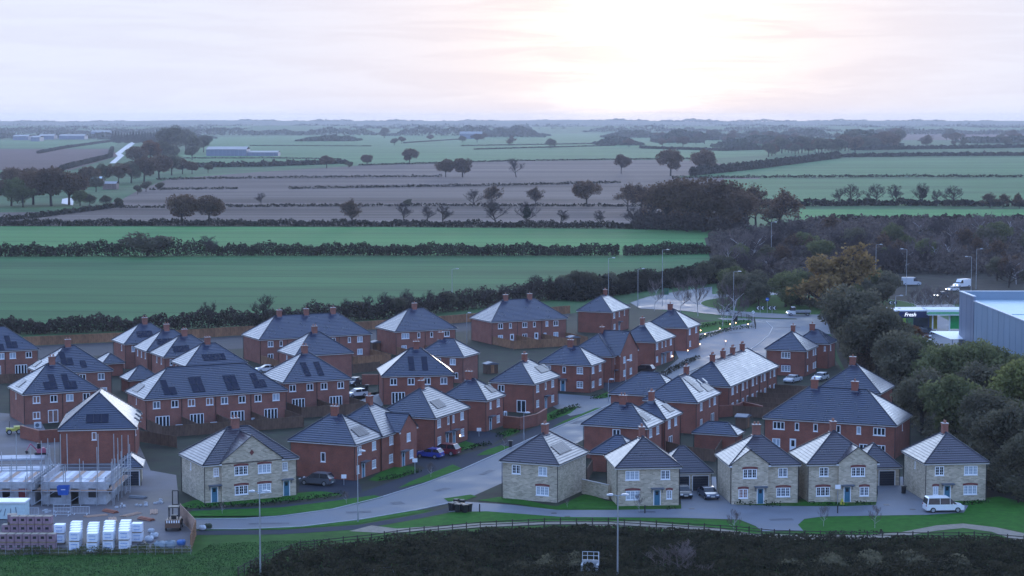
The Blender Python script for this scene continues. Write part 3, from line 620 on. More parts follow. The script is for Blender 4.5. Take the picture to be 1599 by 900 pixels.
# --- the street: gable ends turned towards the road
H('small brick house with one chimney just behind the gleaming-roofed semi', 67, N=(724, 557.5), ax=749.5, b=10, wall=BRICKB, S=[(684, 1, 'c2'), (707, 1, 'c2'), (713, 0, 'c1')], chim=[686], pots=1)
H('brick house with two-pot chimney at the back fence end of the street', 67, N=(955.5, 487.5), ax=984.5, bx=900, F=[(959, 1, 'c2g'), (967, 1, 'c1'), (975, 1, 'c1'), (959.5, 0, 'c2g'), (967, 0, 'td')], chim=[945], pots=2)
H('brick house beside the garden strung with lit globe lamps', 67, N=(1074, 512.5), ax=1094.5, bx=1006, F=[(1077, 1, 'c2g'), (1087, 1, 'c2g'), (1077.5, 0, 'c2g')], chim=[1042], pots=1)
H('brick semi with paired teal doors next to the globe lamp garden house', 67, N=(1024, 534.5), ax=1055.5, bx=962, F=[(1026, 1, 'c2g'), (1034, 1, 'c1'), (1039.5, 1, 'c1'), (1047.5, 1, 'c2g'), (1026, 0, 'c2g', 'a'), (1048, 0, 'c2g', 'a'), (1034, 0, 'td'), (1039, 0, 'td')], chim=[998])
H('brick house with cross gable between the paired-door semi and the corner house', 67, N=(957, 557), ax=997, b=9.6, F=[(961, 1, 'c1g'), (975, 1, 'c2g'), (985, 1, 'c2g'), (975, 0, 'c2g'), (985, 0, 'c2g'), (961, 0, 'td')], chim=[940], gable=(968, 996, 1.0))
H('brick corner house with teal door beside the side road mouth', 67, N=(923, 571), ax=946, bx=840, F=[(926, 1, 'c2g'), (937, 1, 'c2g'), (926, 0, 'c2g', 'a'), (937, 0, 'c2g', 'a')], S=[(855.5, 1, 'c2g'), (881, 1, 'c1'), (905.5, 1, 'c2g'), (879, 0, 'td'), (905.5, 0, 'c2g', 'a')], chim=[891], pots=2)
H('brick house with white french door above a curved garden wall', 67, N=(834, 600), ax=875, bx=763, F=[(839.5, 1, 'c2g'), (852, 1, 'c1'), (863, 1, 'c2g'), (839.5, 0, 'c2g'), (852.5, 0, 'td'), (863, 0, 'c2g', 'a')], S=[(782.5, 1, 'c2'), (814, 0, 'f2')], chim=[819], solar=[('F', 847, 576, ['XXXX'])])
H('narrow brick house tucked behind the curved garden wall', 67, N=(760, 626), ax=789.5, bx=686, F=[(766, 1, 'c1g'), (778, 1, 'c2g'), (766, 0, 'td'), (778, 0, 'c2g', 'a')], chim=[729.5], solar=[('F', 766, 607, ['XX'])])
H('brick semi with a lit porch lamp behind the blue and red cars', 67, N=(680, 653.5), ax=734.5, b=9.8, F=[(685.5, 1, 'c2g'), (700, 1, 'c1'), (708, 1, 'c1'), (721.5, 1, 'c2g'), (686, 0, 'c2g', 'a'), (722, 0, 'c2g', 'a'), (698.5, 0, 'td'), (709, 0, 'td')], chim=[658], solar=[('F', 684, 631, ['XXX'])], down=[704])
H('brick house with cross gable and teal door beside the house over the grey SUV', 67, N=(597, 682), ax=652, b=9.8, F=[(611, 1, 'c2g'), (638, 1, 'c2g'), (610.5, 0, 'c2g'), (630, 0, 'td'), (642.5, 0, 'c2g')], chim=[577], gable=(625, 650.5, 1.0))
H('brick house with a blank side wall above the parked grey SUV', 67, N=(555, 695), ax=600, bx=449, F=[(561, 1, 'c2g'), (584, 1, 'c2g'), (559, 0, 'c1g'), (567.5, 0, 'td'), (584, 0, 'c2g', 'a')], S=[(504.5, 2, 'tall')], chim=[523], solar=[('F', 562, 674, ['XXX'])])
# --- behind the stone houses
H('brick house with chimney behind the corner stone house, beside the street', 67, N=(1011, 669), ax=1037.5, bx=907.5, F=[(1016, 1, 'c2g'), (1027, 1, 'c2g'), (1018, 0, 'c2')], S=[(962.5, 1, 'c2')], chim=[973], solar=[('F', 1006, 651, ['XX'])])
H('brick house with in-roof solar squeezed between the street house and the skylight house', 67, N=(1040, 655.5), ax=1066, bx=974, F=[(1045, 1, 'c2g'), (1055, 1, 'c2g'), (1047, 0, 'f2')], chim=[1003], solar=[('F', 1043, 637, ['XX'])])
H('L-shaped brick house with two roof windows on its pale roof side', 67, N=(1089, 629), ax=1126, bx=1003, F=[(1095, 1, 'c2g'), (1108, 1, 'c1'), (1116, 1, 'c2g'), (1112.5, 0, 'f2'), (1095, 0, 'c2')], chim=[1078], sky=[('F', 1092, 597), ('F', 1100, 595)], solar=[('F', 1083, 601, ['XX', 'XX']), ('F', 1104, 605, ['XXX'])], wings=[(5.0, 5.4, 8.6, 11.5)])
H('long brick terrace with four chimneys and a broad pale roof', 67, N=(1140, 604), ax=1216.5, b=9.4, F=[(1144, 1, 'c2g'), (1151, 1, 'c1'), (1160, 1, 'c2g'), (1166.5, 1, 'c1'), (1175.5, 1, 'c2g'), (1181.5, 1, 'c1'), (1189, 1, 'c1'), (1194, 1, 'c2g'), (1203, 1, 'c1'), (1209, 1, 'c2g'), (1144, 0, 'c2'), (1151, 0, 'dr'), (1160, 0, 'c2'), (1167, 0, 'dr'), (1175, 0, 'c2'), (1182, 0, 'dr'), (1188, 0, 'c1'), (1194.5, 0, 'c2'), (1202, 0, 'dr'), (1209, 0, 'c2')], chim=[1112.5, 1129, 1144, 1159], pots=3, down=[1156, 1171, 1186, 1199])
H('brick house behind the two silver cars near the street mouth', 67, N=(1259, 548), a=9.5, bx=1194, F=[(1261, 1, 'c1g'), (1270, 1, 'c1g'), (1277, 1, 'c2g'), (1261, 0, 'c1g'), (1270, 0, 'c1g'), (1276, 0, 'c2g')], S=[(1227, 1, 'c3g'), (1227, 0, 'c3g', 'a')], chim=[1239.5], pots=1)
H('brick house joined to the back of the house behind the silver cars', 67, N=(1295, 537), ax=1307, bx=1240, F=[(1297, 1, 'c1g')], S=[(1288, 1, 'slit')], chim=[1259], pots=1)
H('brick house with one chimney just behind the wide two-chimney terrace by the wood', 67, N=(1375, 615), ax=1397, bx=1272, S=[(1345, 1, 'c2')], chim=[1329], pots=1)
H('wide brick terrace with two chimneys directly behind the right-hand stone houses', 67, N=(1400, 665), ax=1425, bx=1190.5, S=[(1216, 1, 'c3'), (1244.5, 1, 'c1'), (1273.5, 1, 'c1'), (1309, 1, 'c1'), (1341, 1, 'c1'), (1373, 1, 'c3'), (1212, 0, 'c2'), (1238, 0, 'dr'), (1348, 0, 'c2'), (1373, 0, 'c3')], F=[(1409, 1, 'slit')], chim=[1272, 1335], pots=1)
# --- stone houses along the front
HS = lambda label, al, **k: house(label, al, wall=STONE, roof=TILE, name='stone_house', group='stone houses along the front', **k)
HS('cream stone semi with a wide diamond-marked gable and two blue doors beside the site', 27, N=(317, 727), ax=467, b=10.4, F=[(337.5, 1, 'c1g', P_), (376.5, 1, 'c3g', 'a'), (413, 1, 'c3g', 'a'), (445, 1, 'c1g'), (377, 0, 'c3g', 'a'), (413, 0, 'c3g', L_, 'a'), (335, 0, 'td'), (447.5, 0, 'td')], S=[(298, 1, 'slit')], chim=[367], gable=(346, 440, .35), diamond=6.3)
HS('cream stone house on the street corner showing two plain walls', 67, N=(872.5, 726), ax=920, bx=780, S=[(806, 1, 'c2g'), (847.5, 1, 'c2g'), (847, 0, 'c3g', 'a')], chim=[851], solar=[('F', 876, 700, ['XXXX'])])
HS('cream stone house with pale blind in its window next to the street corner house', 6, N=(961, 731), ax=1065, b=9.6, F=[(987.5, 1, 'c3g', L_), (1039, 1, 'c2g'), (988, 0, 'c3g', L_, 'a'), (1026, 0, 'td'), (1045, 0, 'c1g', 'a')], chim=[1002])
HS('cream stone house with a front gable at its left end, right of the twin garage', 6, N=(1139, 727.5), ax=1251, b=9.2, F=[(1171, 1, 'c3g', 'a'), (1222.5, 1, 'c2g'), (1160.5, 0, 'c2g', P_, 'a'), (1187.5, 0, 'td'), (1223, 0, 'c3g', 'a')], chim=[1181], gable=(1140, 1200, .45))
HS('cream stone house with right-end front gable and yellow sign by its door', 6, N=(1260, 725.5), ax=1373, b=9.8, F=[(1286.5, 1, 'c2g'), (1340, 1, 'c3g', 'a'), (1285, 0, 'c3g', 'a'), (1323, 0, 'td'), (1349.5, 0, 'c2g', 'a')], chim=[1300], gable=(1310, 1371, .45))
HS('cream stone house at the end of the drive behind the white people carrier', 6, N=(1444, 724), ax=1545, b=10.2, F=[(1467, 1, 'c2g'), (1516, 1, 'c3g'), (1461, 0, 'c1g', L_, 'a'), (1479, 0, 'td'), (1515, 0, 'c3g', L_, 'a')], S=[(1429, 1, 'slit')], chim=[1475])
# --- garages
def GAR(label, al, **k):
    k.setdefault('ez', 2.6); return house(label, al, name='garage', cat='garage', group='garages of the estate', **k)
GAR('small brick garage with low roof behind the white-capped chimney house', 27, N=(160, 568), ax=195, b=6)
GAR('brick garage with pyramid roof beside the end of the long terrace', 27, N=(200, 594), a=6.2, b=5.8)
GAR('low stone garage with open black doorway under the scaffold ladder', 8, N=(183, 731), ax=223, b=6.5, wall=STONE, E=(), F=[(212, 0, 'gd')])
GAR('brick garage in the back gardens behind the twin garage', 67, N=(1151, 680), ax=1163, bx=1080)
GAR('slate-roofed garage wedged behind the street corner stone house', 67, N=(990, 712), a=6, bx=919, ez=2.7)
GAR('twin garage with two dark doors between two stone houses', 6, N=(1030, 739), ax=1114.5, b=6.8, wall=STONE, roof=TILE, F=[(1064, 0, 'gd'), (1094, 0, 'gd')], pitch=42)
GAR('garage with one dark door beside the stone house with the yellow sign', 6, N=(1340, 731), ax=1409, b=6.8, wall=STONE, roof=TILE, F=[(1385, 0, 'gd')], pitch=42)
# ------------------------------------------------------------------ fences and garden walls
def fence_panel_mesh(w, h, m):
    k = ('fp', round(w, 2), h, m.name)
    if k not in _hm:
        q = MB(); n = 7
        for i in range(n): q.box(i * w / n + .004, (i + 1) * w / n - .004, -.02 - .014 * (i % 2), .0, .06, h - .05 - .012 * (i % 2))
        q.box(0, w, .001, .05, .35, .43).box(0, w, .001, .05, h - .5, h - .42).box(0, w, -.05, .03, h - .05, h)
        _hm[k] = q.mesh('fence_panel', m)
    return _hm[k]
def post_mesh(h, s, m):
    k = ('po', h, s, m.name)
    if k not in _hm: _hm[k] = MB().box(-s, s, -s, s, 0, h).mesh('post', m)
    return _hm[k]
def fence(pts, label, m=WOODD, h=1.85, bay=1.85, group='garden fences'):
    P = [Vector((p[0], p[1], 0)) for p in pts]; T = thing('garden_fence', P[0], 0, label, 'fence', group)
    for a, b in zip(P, P[1:]):
        L = (b - a).length; n = max(1, round(L / bay)); d = (b - a) / n; rz = math.atan2(d.y, d.x)
        for i in range(n):
            q = a + d * i - P[0]; put('fence_panel', fence_panel_mesh(L / n - .1, h, m), T, q + d.normalized() * .05, rz); put('post', post_mesh(h + .06, .05, m), T, q, rz)
    put('post', post_mesh(h + .06, .05, m), T, P[-1] - P[0]); return T
def wall(pts, label, m=BRICK, h=1.9, name='garden_wall', group='garden walls'):
    P = [Vector((p[0], p[1], 0)) for p in pts]; T = thing(name, P[0], 0, label, 'wall', group); w, c = MB(), MB()
    for a, b in zip(P, P[1:]):
        a, b = a - P[0], b - P[0]; d = (b - a); L = d.length; M = Matrix.Translation(a) @ Matrix.Rotation(math.atan2(d.y, d.x), 4, 'Z')
        w.box(-.1, L + .1, -.11, .11, 0, h, M); c.box(-.13, L + .13, -.16, .16, h, h + .07, M)
    w.build('brickwork' if m is not STONE else 'stonework', m, T, uv=True); c.build('coping', COPING if m is STONE else POT, T); return T
fence([G(*p) for p in ((37, 541), (300, 529), (360, 525), (550, 517), (690, 507), (890, 490))], 'long orange-brown boarded fence along the back of the estate below the hedge', WOODF, h=2.1, group=None)
def loc(px, py): return G(px, py)
uv1 = (Vector((math.cos(R(27)), math.sin(R(27)), 0)), Vector((-math.sin(R(27)), math.cos(R(27)), 0)))
uv2 = (Vector((math.cos(R(67)), math.sin(R(67)), 0)), Vector((-math.sin(R(67)), math.cos(R(67)), 0)))
def gardens(N, uv, a, cuts, depth, label, m=WOODD, ez=5.1, close=True):
    O = G(*N, ez); O.z = 0; u, v = uv; O = O + v * .35
    for i, c in enumerate(cuts): fence([O + u * c, O + u * c - v * depth], label + (' at its corner' if c in (cuts[0], cuts[-1]) and len(cuts) > 2 else ' between two plots'), m)
    if close: fence([O + u * cuts[0] - v * depth, O + u * cuts[-1] - v * depth], label.replace('side fence', 'end fence') + ' closing the plots', m)
gardens((226, 624), uv1, 24, (.4, 6.2, 12.2, 18.2, 24), 8.5, 'dark boarded side fence of the long terrace back gardens')
gardens((442.5, 598), uv1, 12.6, (.3, 6.3, 12.3), 8, 'dark boarded side fence behind the semi with solar columns')
gardens((405, 530.5), uv1, 25, (.4, 8.3, 16.6, 24.6), 11, 'brown boarded side fence of the three-chimney terrace gardens', WOODF)
gardens((767.5, 503), uv1, 19.2, (.4, 6.4, 12.8, 18.8), 10.5, 'brown boarded side fence of the two-chimney terrace gardens', WOODF)
gardens((617.5, 518), uv1, 14, (.4, 7, 13.6), 10, 'brown boarded side fence behind the one-chimney semi', WOODF)
gardens((1140, 604), uv2, 29.9, (.4, 6, 12, 18, 24, 29.4), 10, 'dark boarded side fence of the four-chimney terrace gardens')
fence([loc(1040, 708), loc(1068, 716), loc(1116, 722)], 'dark boarded fence in front of the back-garden garage, behind the twin garage')
fence([loc(1116, 722), loc(1130, 700), loc(1150, 690)], 'short dark boarded fence running back from the twin garage')
fence([loc(549, 584), loc(593, 579)], 'dark boarded fence with pale posts beside the blank-fronted house')
fence([loc(215, 690), loc(276, 700)], 'dark boarded fence behind the stone semi and the site garage')
fence([loc(60, 597), loc(0, 600)], 'dark boarded fence below the house at the far end of its row')
fence([loc(915, 755), loc(925, 738)], 'short boarded gate fence between two stone houses')
fence([loc(1010, 625), loc(1070, 655)], 'dark boarded fence behind the squeezed brick house', WOODD)
wall([loc(33, 684), loc(62, 692), loc(93, 690)], 'brick garden wall in front of the semi with L-shaped solar arrays')
wall([loc(566, 601), loc(594, 601)], 'short brick garden wall beside the gleaming-roofed semi')
wall([loc(787, 668), loc(812, 671), loc(838, 665), loc(853, 656)], 'curved brick garden wall below the white french door')
wall([loc(1122, 652), loc(1150, 650), loc(1160, 645), loc(1190, 652)], 'brick garden wall with stepped coping at the end of the four-chimney terrace')
wall([loc(910, 771), loc(950, 780)], 'low cream stone wall joining two stone houses', STONE)
# post and rail paddock fence along the bank
def paddock(pts, label, bay=1.9):
    P = [G(*p) for p in pts]; T = thing('paddock_fence', P[0], 0, label, 'fence')
    Q = [P[0]]
    for a, b in zip(P, P[1:]):
        n = max(1, round((b - a).length / bay)); Q += [a.lerp(b, (i + 1) / n) for i in range(n)]
    for i, q in enumerate(Q):
        put('post', post_mesh(1.25 + .04 * (i * 7 % 3), .06, WOODP), T, q - P[0], .1 * (i % 3))
    for a, b in zip(Q, Q[1:]):
        d = b - a; rz = math.atan2(d.y, d.x); L = d.length
        for z in (.45, .80, 1.13):
            k = ('rail', round(L, 2))
            if k not in _hm: _hm[k] = MB().box(0, round(L, 2), -.02, .02, -.045, .045).mesh('rail', WOODP)
            put('rail', _hm[k], T, a - P[0] + Vector((0, 0, z)), rz)
paddock([(372, 903), (400, 888), (440, 872), (469, 862), (580, 850), (640, 841), (750, 830), (850, 825), (950, 825), (1050, 831), (1150, 837), (1209, 843), (1281, 845), (1354, 846), (1449, 847), (1521, 847), (1573, 851), (1625, 856)], 'dark three-rail wooden fence along the top of the thicket bank')
paddock([(1140, 496), (1166, 498), (1178, 504), (1180, 514)], 'short dark rail fence round the corner garden by the roundabout')

# ------------------------------------------------------------------ vehicles
def wheel_meshes(r):
    k = ('wh', round(r, 2))
    if k not in _hm: _hm[k] = (MB().tube((0, -.1, 0), (0, .1, 0), r, r, 14).mesh('tyre', RUBBER), MB().tube((0, -.112, 0), (0, .112, 0), r * .62, r * .62, 10).mesh('rim', METAL))
    return _hm[k]
LAMPW = mat('headlamp', (.8, .8, .82), .15, var=.02); LAMPR = mat('tail_lamp', (.35, .02, .02), .2, var=.05)
LAMPON = mat('headlamp_lit', (.9, .88, .8), .2, var=.02, emit=(1, .93, .8, 6))
PLATE = mat('number_plate', (.7, .68, .6), .4, var=.05)
def paint(name, c): return mat('paint_' + name, c, .28, spec=.5, var=.04, coat=.6)
def vehicle(kind, px, py, head, pcol, label, lit=False, cat='car', group='parked and moving vehicles'):
    S = {'hatch': (4.1, 1.78, 1.48), 'suv': (4.7, 1.9, 1.72), 'saloon': (4.6, 1.82, 1.42), 'mpv': (4.9, 1.95, 1.95), 'van': (5.6, 2.05, 2.5), 'truck': (6.0, 2.1, 2.3)}[kind]
    L, W, Hh = S; h = L / 2; b = .95 if kind in ('hatch', 'saloon') else 1.05; r = .32 if Hh < 1.6 else .36
    T = thing({'van': 'panel_van', 'truck': 'flatbed_truck', 'mpv': 'people_carrier'}.get(kind, 'car'), G(px, py), R(head), label, cat, group)
    body, cab, roof = MB(), MB(), MB(); hw = W / 2
    if kind == 'truck':
        body.prism([(.9, .45), (h - .1, .45), (h, .7), (h - .1, 1.15), (h - .75, 1.32), (1.0, 1.32), (.9, .45)][:-1], hw * .95)
        cab.prism([(1.0, 1.32), (h - .75, 1.32), (h - 1.15, 2.12), (1.0, 2.2)], lambda z: hw * .95 - .10 * max(0, z - 1.3)); roof.prism([(1.0, 2.2), (h - 1.15, 2.12), (h - 1.2, 2.24), (1.0, 2.28)], hw * .88)
        bed = MB().box(-h, .9, -hw, hw, .85, .95)
        for y in (-hw, hw - .05): bed.box(-h, .9, y, y + .05, .95, 1.35)
        bed.box(-h, -h + .05, -hw + .05, hw - .05, .95, 1.35).box(.85, .9, -hw + .05, hw - .05, .95, 1.5); bed.build('flat_bed', METAL, T)
        MB().box(-h + .2, 1.2, -.4, .4, .5, .84).build('chassis', BLACK, T)
    elif kind in ('van', 'mpv'):
        nose = 1.0 if kind == 'van' else .95; zb = 1.25 if kind == 'van' else 1.1; bf = h - nose
        tuck = lambda z: hw - .07 * max(0, z - zb)
        if kind == 'van':
            body.prism([(-h, .35), (h - .05, .35), (h, .7), (h - .12, 1.05), (bf, zb + .05), (bf - .7, Hh - .1), (bf - .9, Hh), (-h + .1, Hh), (-h, Hh - .2)], tuck)
            cab.prism([(bf - .02, zb + .09), (bf - .02, zb + .1), (bf - .66, Hh - .2), (bf - 1.3, Hh - .3), (bf - 1.3, zb + .1)], lambda z: tuck(z) + .012)
        else:
            body.prism([(-h, .35), (h - .05, .35), (h, .65), (h - .1, .9), (bf, zb), (-h + .02, zb), (-h, .8)], hw)
            cab.prism([(-h + .04, zb), (bf, zb), (bf - .85, Hh - .08), (-h + .2, Hh - .08)], lambda z: hw - .14 * max(0, z - zb)); roof.prism([(-h + .2, Hh - .08), (bf - .85, Hh - .08), (bf - 1.0, Hh), (-h + .35, Hh)], hw - .13)
            for x0, x1 in ((-h + .06, -h + .22), (-.72, -.67), (.58, .62)): roof.prism([(x0, zb), (x1, zb), (x1 + (.0 if x0 > -2 else .12), Hh - .07), (x0 + (.0 if x0 > -2 else .14), Hh - .07)], lambda z: hw - .14 * max(0, z - zb) + .008)
    else:
        bon = h - 1.15 if kind != 'suv' else h - 1.2; tail = -h + (.75 if kind == 'saloon' else .08)
        body.prism([(-h + .02, .32), (h - .08, .32), (h, .55), (h - .06, .74), (h - .3, .84), (bon, b), (tail, b + .03), (-h + .05, b - .02), (-h, .6)], lambda z: hw - (.05 if z > .7 else .0))
        cab.prism([(bon + .05, b), (bon - .75, Hh - .05), (tail + (.7 if kind == 'saloon' else .42), Hh - .05), (tail + .02, b + .03)][::-1], lambda z: hw - .06 - .26 * max(0, z - b))
        roof.prism([(bon - .75, Hh - .055), (bon - .95, Hh), (tail + (.9 if kind == 'saloon' else .55), Hh), (tail + (.7 if kind == 'saloon' else .42), Hh - .055)][::-1], lambda z: hw - .06 - .26 * (Hh - .05 - b) + .01)
        m_ = (bon + tail) / 2 - .25
        roof.prism([(m_, b), (m_ + .09, b), (m_ + .09, Hh - .05), (m_, Hh - .05)], lambda z: hw - .06 - .26 * max(0, z - b) + .006)
    body.build('body', pcol, T); cab.build('window_glass', GLASS, T)
    if roof.f: roof.build('roof', pcol, T)
    ty, ri = wheel_meshes(r)
    for x in (-h + .85, h - .85):
        for y in (-hw + .08, hw - .08):
            o = put('wheel', ty, T, (x, y, r)); put('rim', ri, o)
    zl = .68 if Hh < 1.6 else .8
    for y in (-hw + .28, hw - .28):
        MB().box(h - .14, h + .012, y - .17, y + .17, zl - .08, zl + .08).build('headlight', LAMPON if lit else LAMPW, T)
        MB().box(-h - .012, -h + .1, y - .12 + (.12 if y > 0 else -.12), y + .12 + (.1 if y > 0 else -.1), zl + .02, zl + .26).build('tail_light', LAMPR, T)
    for x in (-h - .02, h + .005): MB().box(x, x + .015, -.26, .26, .45, .56).build('number_plate', PLATE, T)
    for y in (-hw - .1, hw - .04): MB().box(h - 1.55, h - 1.4, y, y + .14, b - .02, b + .13).build('mirror', pcol, T)
    return T
silver, white_, blue, red, greyc, dark, navyc = paint('silver', (.48, .50, .53)), paint('white', (.78, .78, .78)), paint('blue', (.02, .05, .30)), paint('red', (.16, .012, .018)), paint('grey', (.07, .08, .10)), paint('dark', (.018, .02, .025)), paint('steel_blue', (.055, .075, .12))
vehicle('hatch', 671, 715, 157, blue, 'bright blue hatchback parked beside the red car on a driveway')
vehicle('suv', 694, 710, 157, red, 'dark red car parked beside the blue hatchback')
vehicle('suv', 495, 757, 160, greyc, 'dark grey SUV parked beside the blank brick side wall')
vehicle('hatch', 1067, 776, -84, dark, 'dark hatchback half hidden behind the stone house with the blind')
vehicle('saloon', 1106, 777, -80, navyc, 'steel blue estate car parked in front of the twin garage')
vehicle('mpv', 1473, 799, 4, white_, 'white people carrier parked on the drive end beside the lawn', cat='van')
vehicle('saloon', 1238, 597, 235, silver, 'silver saloon parked behind the long pale-roofed terrace gardens')
vehicle('hatch', 1281, 594, 235, white_, 'white hatchback parked next to the silver saloon')
vehicle('hatch', 556, 620, 215, white_, 'white hatchback parked beside the semi with solar columns')
vehicle('hatch', 552, 602, 250, dark, 'dark hatchback parked behind the white hatchback on the rear court')
vehicle('saloon', 417, 581, 200, white_, 'white saloon peeking over the long terrace roof')
vehicle('suv', 1004, 583, 157, dark, 'black SUV on the drive beside the cross-gabled brick house')
vehicle('truck', 1247, 493, 183, white_, 'white flatbed truck driving round the roundabout', lit=True, cat='truck')
vehicle('van', 1423, 446, 0, silver, 'pale panel van on the far side of the roundabout', cat='van')
vehicle('van', 1502, 449, 215, white_, 'white van with lit headlights following two cars to the roundabout', lit=True, cat='van')
vehicle('hatch', 1487, 455, 215, silver, 'silver car with lit headlights just ahead of the white van', lit=True)
vehicle('suv', 1470, 465, 215, dark, 'dark car with lit headlights at the head of the queue', lit=True)
for i, (x, y, p, t) in enumerate(((1406, 527, silver, 'silver'), (1433, 537, white_, 'white'), (1449, 535, silver, 'pale'), (1418, 541, dark, 'black'), (1448, 521, dark, 'dark'))):
    vehicle('hatch', x, y, 200 + 30 * i, p, f'{t} car on the shop forecourt, seen through the trees ' + ['beside the rusty tree', 'next to the pale car', 'nearest the sloping white roof', 'under the grey oak', 'with its front to the pumps'][i])

# ------------------------------------------------------------------ street furniture
def lamp(px, py, h, label, twin=False, arm=.8, group='street lamps', r=.08, head_rz=0, world=None):
    P = world or G(px, py); T = thing('street_lamp', P, R(head_rz), label, 'street lamp', group)
    MB().tube((0, 0, 0), (0, 0, 1.3), r * 1.35, r * 1.35, 8).tube((0, 0, 1.3), (0, 0, h), r, r * .65, 8).build('column', METAL, T)
    for s in ((-1, 1) if twin else (1,)):
        MB().tube((0, 0, h - .03), (s * arm, 0, h + .08), r * .5, r * .45, 6).build('arm', METAL, T)
        q = MB().prism([(s * arm - .1, h + .02), (s * arm + s * .75, h + .06), (s * arm + s * .7, h + .16), (s * arm + s * .3, h + .24), (s * arm - .05, h + .18)], .17)
        o = q.build('lamp_head', STEELW, T); MB().box(min(s * arm + s * .1, s * arm + s * .6), max(s * arm + s * .1, s * arm + s * .6), -.12, .12, h - .01, h + .03).build('lens', GLASSL, o)
lamp(0, 0, 10, 'tall twin-headed lamp column rising from the grass below the site', True, .45, group=None, world=Vector(((405 - CX) / FPX * 214, 211.5, 0)), r=.10)
lamp(0, 0, 10, 'tall twin-headed lamp column rising from the thicket before the stone houses', True, .45, group=None, world=Vector(((965 - CX) / FPX * 212, 209.5, 0)), r=.10)
for px, py, pt, lb in ((559, 815, 704, 'slim lamp column on the verge beside the street bend'), (818, 690, 645, 'short lamp post on the pavement behind the bins, by the stone corner'), (977, 622, 563, 'slim lamp column before the cross-gabled brick house'), (950, 627, 593, 'short pale post lamp at the side road mouth'), (729, 536, 489, 'pale lamp column beside the two-chimney terrace end wall')):
    P = G(px, py); h = HC - (pt - HY) / (py - HY) * HC; lamp(px, py, h, lb, arm=.25, r=.065)
for px, pb, pt in ((1034, 478, 390), (950, 470, 403), (996, 480, 420), (1145, 512, 424), (706, 480, 420), (1367, 458, 382), (1415, 462, 389), (1516, 466, 401), (1524, 452, 389), (1204, 420, 347), (1398, 505, 462)):
    h = HC - (pt - HY) / (pb - HY) * HC; lamp(px, pb, h, 'tall road lamp column standing along the main road by the roundabout', arm=1.1, group='road lamps by the roundabout', head_rz=180 if px in (1516, 1415) else 0)
BINLID = mat('bin_lid', (.02, .021, .024), .5)
def bin_(px, py, label, m=BLACK, rz=0, group='wheelie bins'):
    T = thing('wheelie_bin', G(px, py), R(rz), label, 'bin', group)
    q = MB(); b0, b1 = [(-.22, -.25), (.22, -.25), (.22, .25), (-.22, .25)], [(-.29, -.33), (.29, -.33), (.29, .36), (-.29, .36)]
    B = [(x, y, .06) for x, y in b0]; C = [(x, y, .98) for x, y in b1]
    for i in range(4): j = (i + 1) % 4; q.poly([B[i], B[j], C[j], C[i]])
    q.poly(B[::-1]).poly(C); q.build('bin_body', m, T); MB().prism([(-.36, .985), (.40, .985), (.40, 1.03), (0, 1.10), (-.36, 1.05)], .31).build('lid', BINLID, T)
    for x in (-.24, .2): MB().tube((x, .3, .1), (x + .05, .3, .1), .1, .1, 10).build('wheel', RUBBER, T)
for i, (x, y) in enumerate(((705, 798), (711, 797), (714, 800), (720.5, 799), (726, 801), (732.5, 799.5), (713, 792), (722, 793))): bin_(x, y, 'black wheelie bin in the cluster at the mouth of the block-paved drive', rz=i * 17 - 40)
for x, y, lb in ((573, 610, 'lone black bin before the brick wall of the rear court'), (797, 699, 'black bin on the verge of the street before the pavement lamp'), (1081, 766, 'black bin between the two cars at the twin garage'), (1411, 771, 'black bin beside the single garage door')): bin_(x, y, lb)
def pump(px, py, rz, label):
    T = thing('heat_pump', G(px, py), R(rz), label, 'heat pump', 'heat pumps behind the houses')
    MB().box(-.55, .55, -.22, .22, .08, 1.0).box(-.45, -.3, -.2, .2, 0, .08).box(.3, .45, -.2, .2, 0, .08).build('casing', STEELW, T)
    MB().tube((-.12, -.235, .55), (-.12, -.222, .55), .33, .33, 14).build('fan_grille', CANOPY, T)
for x, y, lb in ((280, 673, 'first'), (334, 669, 'second'), (398, 662, 'third')): pump(x, y, 27, f'white heat pump on the wall of the long terrace, {lb} along its gardens')
pump(497, 645, 27, 'white heat pump between the french doors of the semi with solar columns'); pump(59, 669, 27, 'white heat pump above the brick garden wall'); pump(788, 652, 67, 'white heat pump beside the white french door')
def signpost(px, py, h, kind, label, text=None):
    T = thing('sign', G(px, py), 0, label, 'sign', 'road signs and boards')
    MB().tube((0, 0, 0), (0, 0, h), .045, .045, 6).build('post', METAL, T); blue_ = mat('sign_blue', (.02, .12, .5), .4, var=.03)
    if kind == 'round':
        MB().tube((0, -.05, h - .3), (0, -.08, h - .3), .45, .45, 18).build('face', blue_, T)
        MB().box(-.22, .22, -.095, -.082, h - .34, h - .26).poly([(-.34, -.09, h - .3), (-.15, -.09, h - .45), (-.15, -.09, h - .15)]).build('arrow', WHITE, T)
    elif kind == 'chev':
        for k in (-.6, .6):
            MB().box(k - .5, k + .5, -.07, -.04, h - .95, h).build('board', BLACK, T)
            MB().poly([(k + .3, -.075, h - .08), (k + .05, -.075, h - .08), (k - .3, -.075, h - .47), (k + .05, -.075, h - .87), (k + .3, -.075, h - .87), (k - .02, -.075, h - .47)]).build('chevron', WHITE, T)
    elif kind == 'board': MB().box(-.35, .35, -.07, -.03, h - .55, h).build('board', WHITE, T)
    elif kind == 'dark': MB().box(-.55, .55, -.1, -.03, h - 1.6, h).build('board', BLACK, T)
    elif kind == 'green': MB().box(-.7, .7, -.1, -.04, h - 1.8, h).build('board', mat('sign_green', (.01, .09, .05), .5), T)
    elif kind == 'limit':
        MB().tube((0, -.05, h - .3), (0, -.08, h - .3), .36, .36, 18).build('face', WHITE, T); MB().box(-.3, .3, -.09, -.082, -.06, .06, Matrix.Translation((0, 0, h - .3)) @ Matrix.Rotation(R(-40), 4, 'Y')).build('stripe', BLACK, T)
